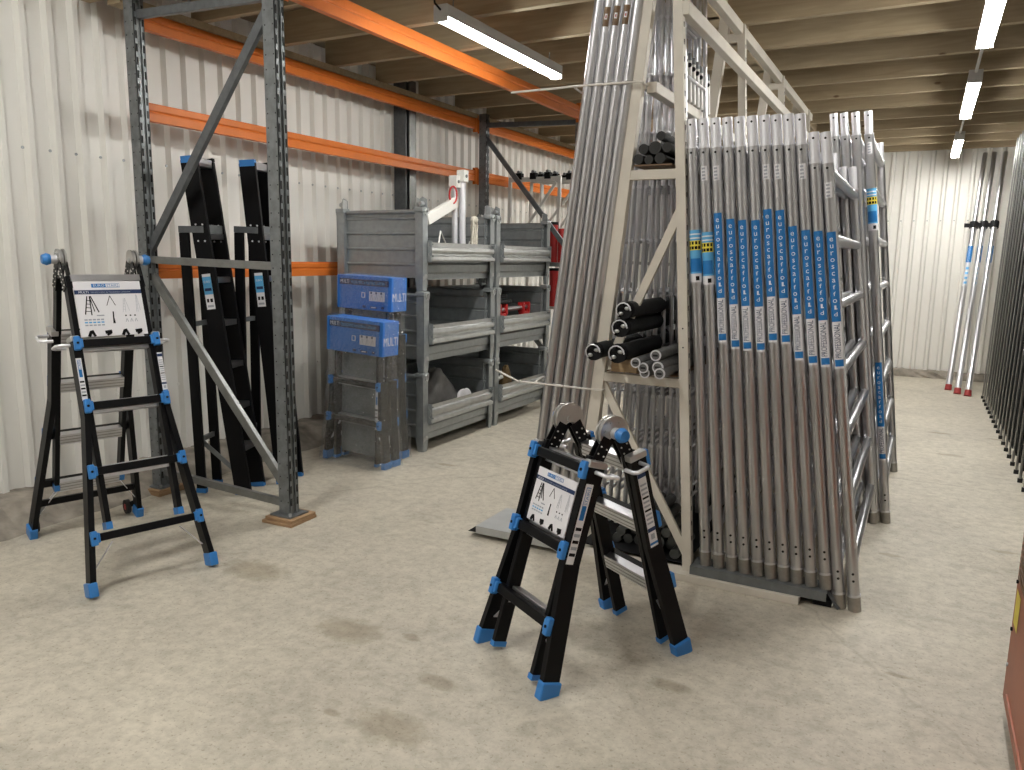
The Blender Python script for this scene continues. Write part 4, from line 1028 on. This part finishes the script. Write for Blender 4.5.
# ------------------------------------------------------------------ poles at the far wall
def far_pole(xb, yb, xt, yt, label):
    t = empty('telescopic_pole', (xb, yb, 0), 0, label, 'pole', 'poles leaning on the far wall')
    q = V((xt - xb, yt - yb, 2.98)); A = lambda k: q * k
    m = MB(); m.tube(A(.01), A(.69), .034, M['alu'], 16); m.build('outer_tube', t)
    m = MB(); m.tube(A(.68), A(1.0), .027, M['alum'], 16); m.build('inner_tube', t)
    m = MB(); m.tube(A(0), A(.022), .040, M['redc'], 14, r2=.036); m.build('foot', t)
    m = MB(); m.tube(A(.675), A(.70), .05, M['blackm'], 14); c = A(.687); m.box(c + V((-.07, -.01, 0)), (.08, .05, .05), M['blackm']); m.build('clamp', t)
    d = q.normalized(); s = MB()
    def patch(k0, k1, mm, r, w=.9):
        a0, a1 = A(k0), A(k1); vs = []
        for p in (a0, a1):
            for i in range(7):
                a = -w + 2 * w * i / 6; vs.append(p + V((math.sin(a) * r, -math.cos(a) * r, 0)))
        s.add(vs, [(i, i + 1, 8 + i, 7 + i) for i in range(6)], mm, True)
    patch(.43, .57, M['white'], .0355); patch(.53, .60, M['blued'], .036)
    for k in range(4): patch(.44 + k * .02, .45 + k * .02, M['bluel'], .0362, .5)
    s.build('sticker', t)
far_pole(.385, 10.95, .55, 12.0, 'silver pole with red foot leaning on the far wall, leftmost')
far_pole(.475, 10.67, .655, 12.0, 'silver pole with red foot leaning on the far wall, middle one')
far_pole(.58, 10.56, .775, 12.0, 'silver pole with red foot leaning on the far wall, rightmost')

# ------------------------------------------------------------------ dark frames stacked along the right wall
def dark_frame():
    t = empty('scaffold_section')
    for x in (0, .07, .15, .24, .33, .42):  # black stiles put in as shade between frames, thin pale one as lit edge
        m = MB(); m.tube((x, 0, .03), (x + .05, 0, 2.95), .009 if x == 0 else .03, M['alud'] if x == 0 else M['blackm'], 12); s = m.build('stile', t)
        m = MB(); m.bar((x, 0, 0), (x, 0, .03), .03, .024, M['mat_rubber'], up=(0, 1, 0)); m.build('foot', s)
    for z in (.5, 1.5, 2.5):
        m = MB(); m.bar((.08 + .05 * z / 2.95, 0, z), (.40 + .05 * z / 2.95, 0, z), .018, .03, M['darksteel']); m.build('crossbar', t)
    return t
df = dark_frame(); N = 19; dfs = [df] + [copy_tree(df) for _ in range(N - 1)]
for i, o in enumerate(dfs):
    y = 5.70 + .265 * i; o.location = (.745 - .001 * i, y, 0); tag(o, 'tall dark steel scaffold section standing in the dense row on the right', 'scaffold section', 'dark sections along the right side')

# ------------------------------------------------------------------ orange brown machine at the right edge
t = empty('machine_cabinet', (.372, 3.0, 0), 0, 'orange brown metal cabinet cut off by the right edge', 'cabinet')
m = MB(); R_ = .035; pr = []
W_, D_, H_ = .62, 1.1, 1.05
for (cx_, cz, a0) in ((R_, .04 + R_, 180), (W_ - R_, .04 + R_, 270), (W_ - R_, H_ - R_, 0), (R_, H_ - R_, 90)):
    for k in range(6): a = math.radians(a0 + 18 * k); pr.append((cx_ + R_ * math.cos(a), 0, cz + R_ * math.sin(a)))
m.prism(pr, (0, -D_, 0), M['machine']); m.build('housing', t, bevel=.004)
m = MB(); m.bb(.02, W_ - .02, -D_ + .05, -.05, 0, .06, M['blackm']); m.build('plinth', t)
m = MB(); m.bb(-.006, .0, -D_ + .05, -.11, .12, .13, M['machine'])
for k in range(16): m.bb(-.006, .001, -.42, -.05, .52 + k * .022, .53 + k * .022, M['plyf'])
m.build('vent', t)
m = MB(); m.quad((-.002, -.04, .36), (0, -.10, 0), (0, 0, .12), M['yellow']); m.build('warning_label', t)
for z in (.33, .50, .2):
    m = MB(); m.tube((0, -.03, z), (-.006, -.03, z), .007, M['zincl'] if z < .3 else M['blackm'], 8); m.build('screw', t)

# ------------------------------------------------------------------ camera
cam = bpy.data.cameras.new('camera'); co = bpy.data.objects.new('camera', cam); COL.objects.link(co); S.camera = co
cam.sensor_fit = 'HORIZONTAL'; cam.sensor_width = 36; cam.lens = 770 / 1024 * 36; cam.clip_start = .05; cam.clip_end = 60
f = 770.
vy = V((926 - 512, 385 - 264, -f)).normalized(); vz = V((100, 4900, f)).normalized(); vz = (vz - vy * vz.dot(vy)).normalized(); vx = vy.cross(vz)
R = Matrix((vx, vy, vz))            # rows: world axes in camera coordinates -> camera to world
co.matrix_world = Matrix.Translation((0, 0, 1.55)) @ R.to_4x4()

# ------------------------------------------------------------------ world / view
w = bpy.data.worlds.new('world'); S.world = w; w.use_nodes = True
w.node_tree.nodes['Background'].inputs[0].default_value = (.8, .85, .9, 1); w.node_tree.nodes['Background'].inputs[1].default_value = .05
S.view_settings.view_transform = 'Standard'; S.view_settings.look = 'None'; S.view_settings.gamma = 1; S.view_settings.use_curve_mapping = False
S.view_settings.exposure = 1.1
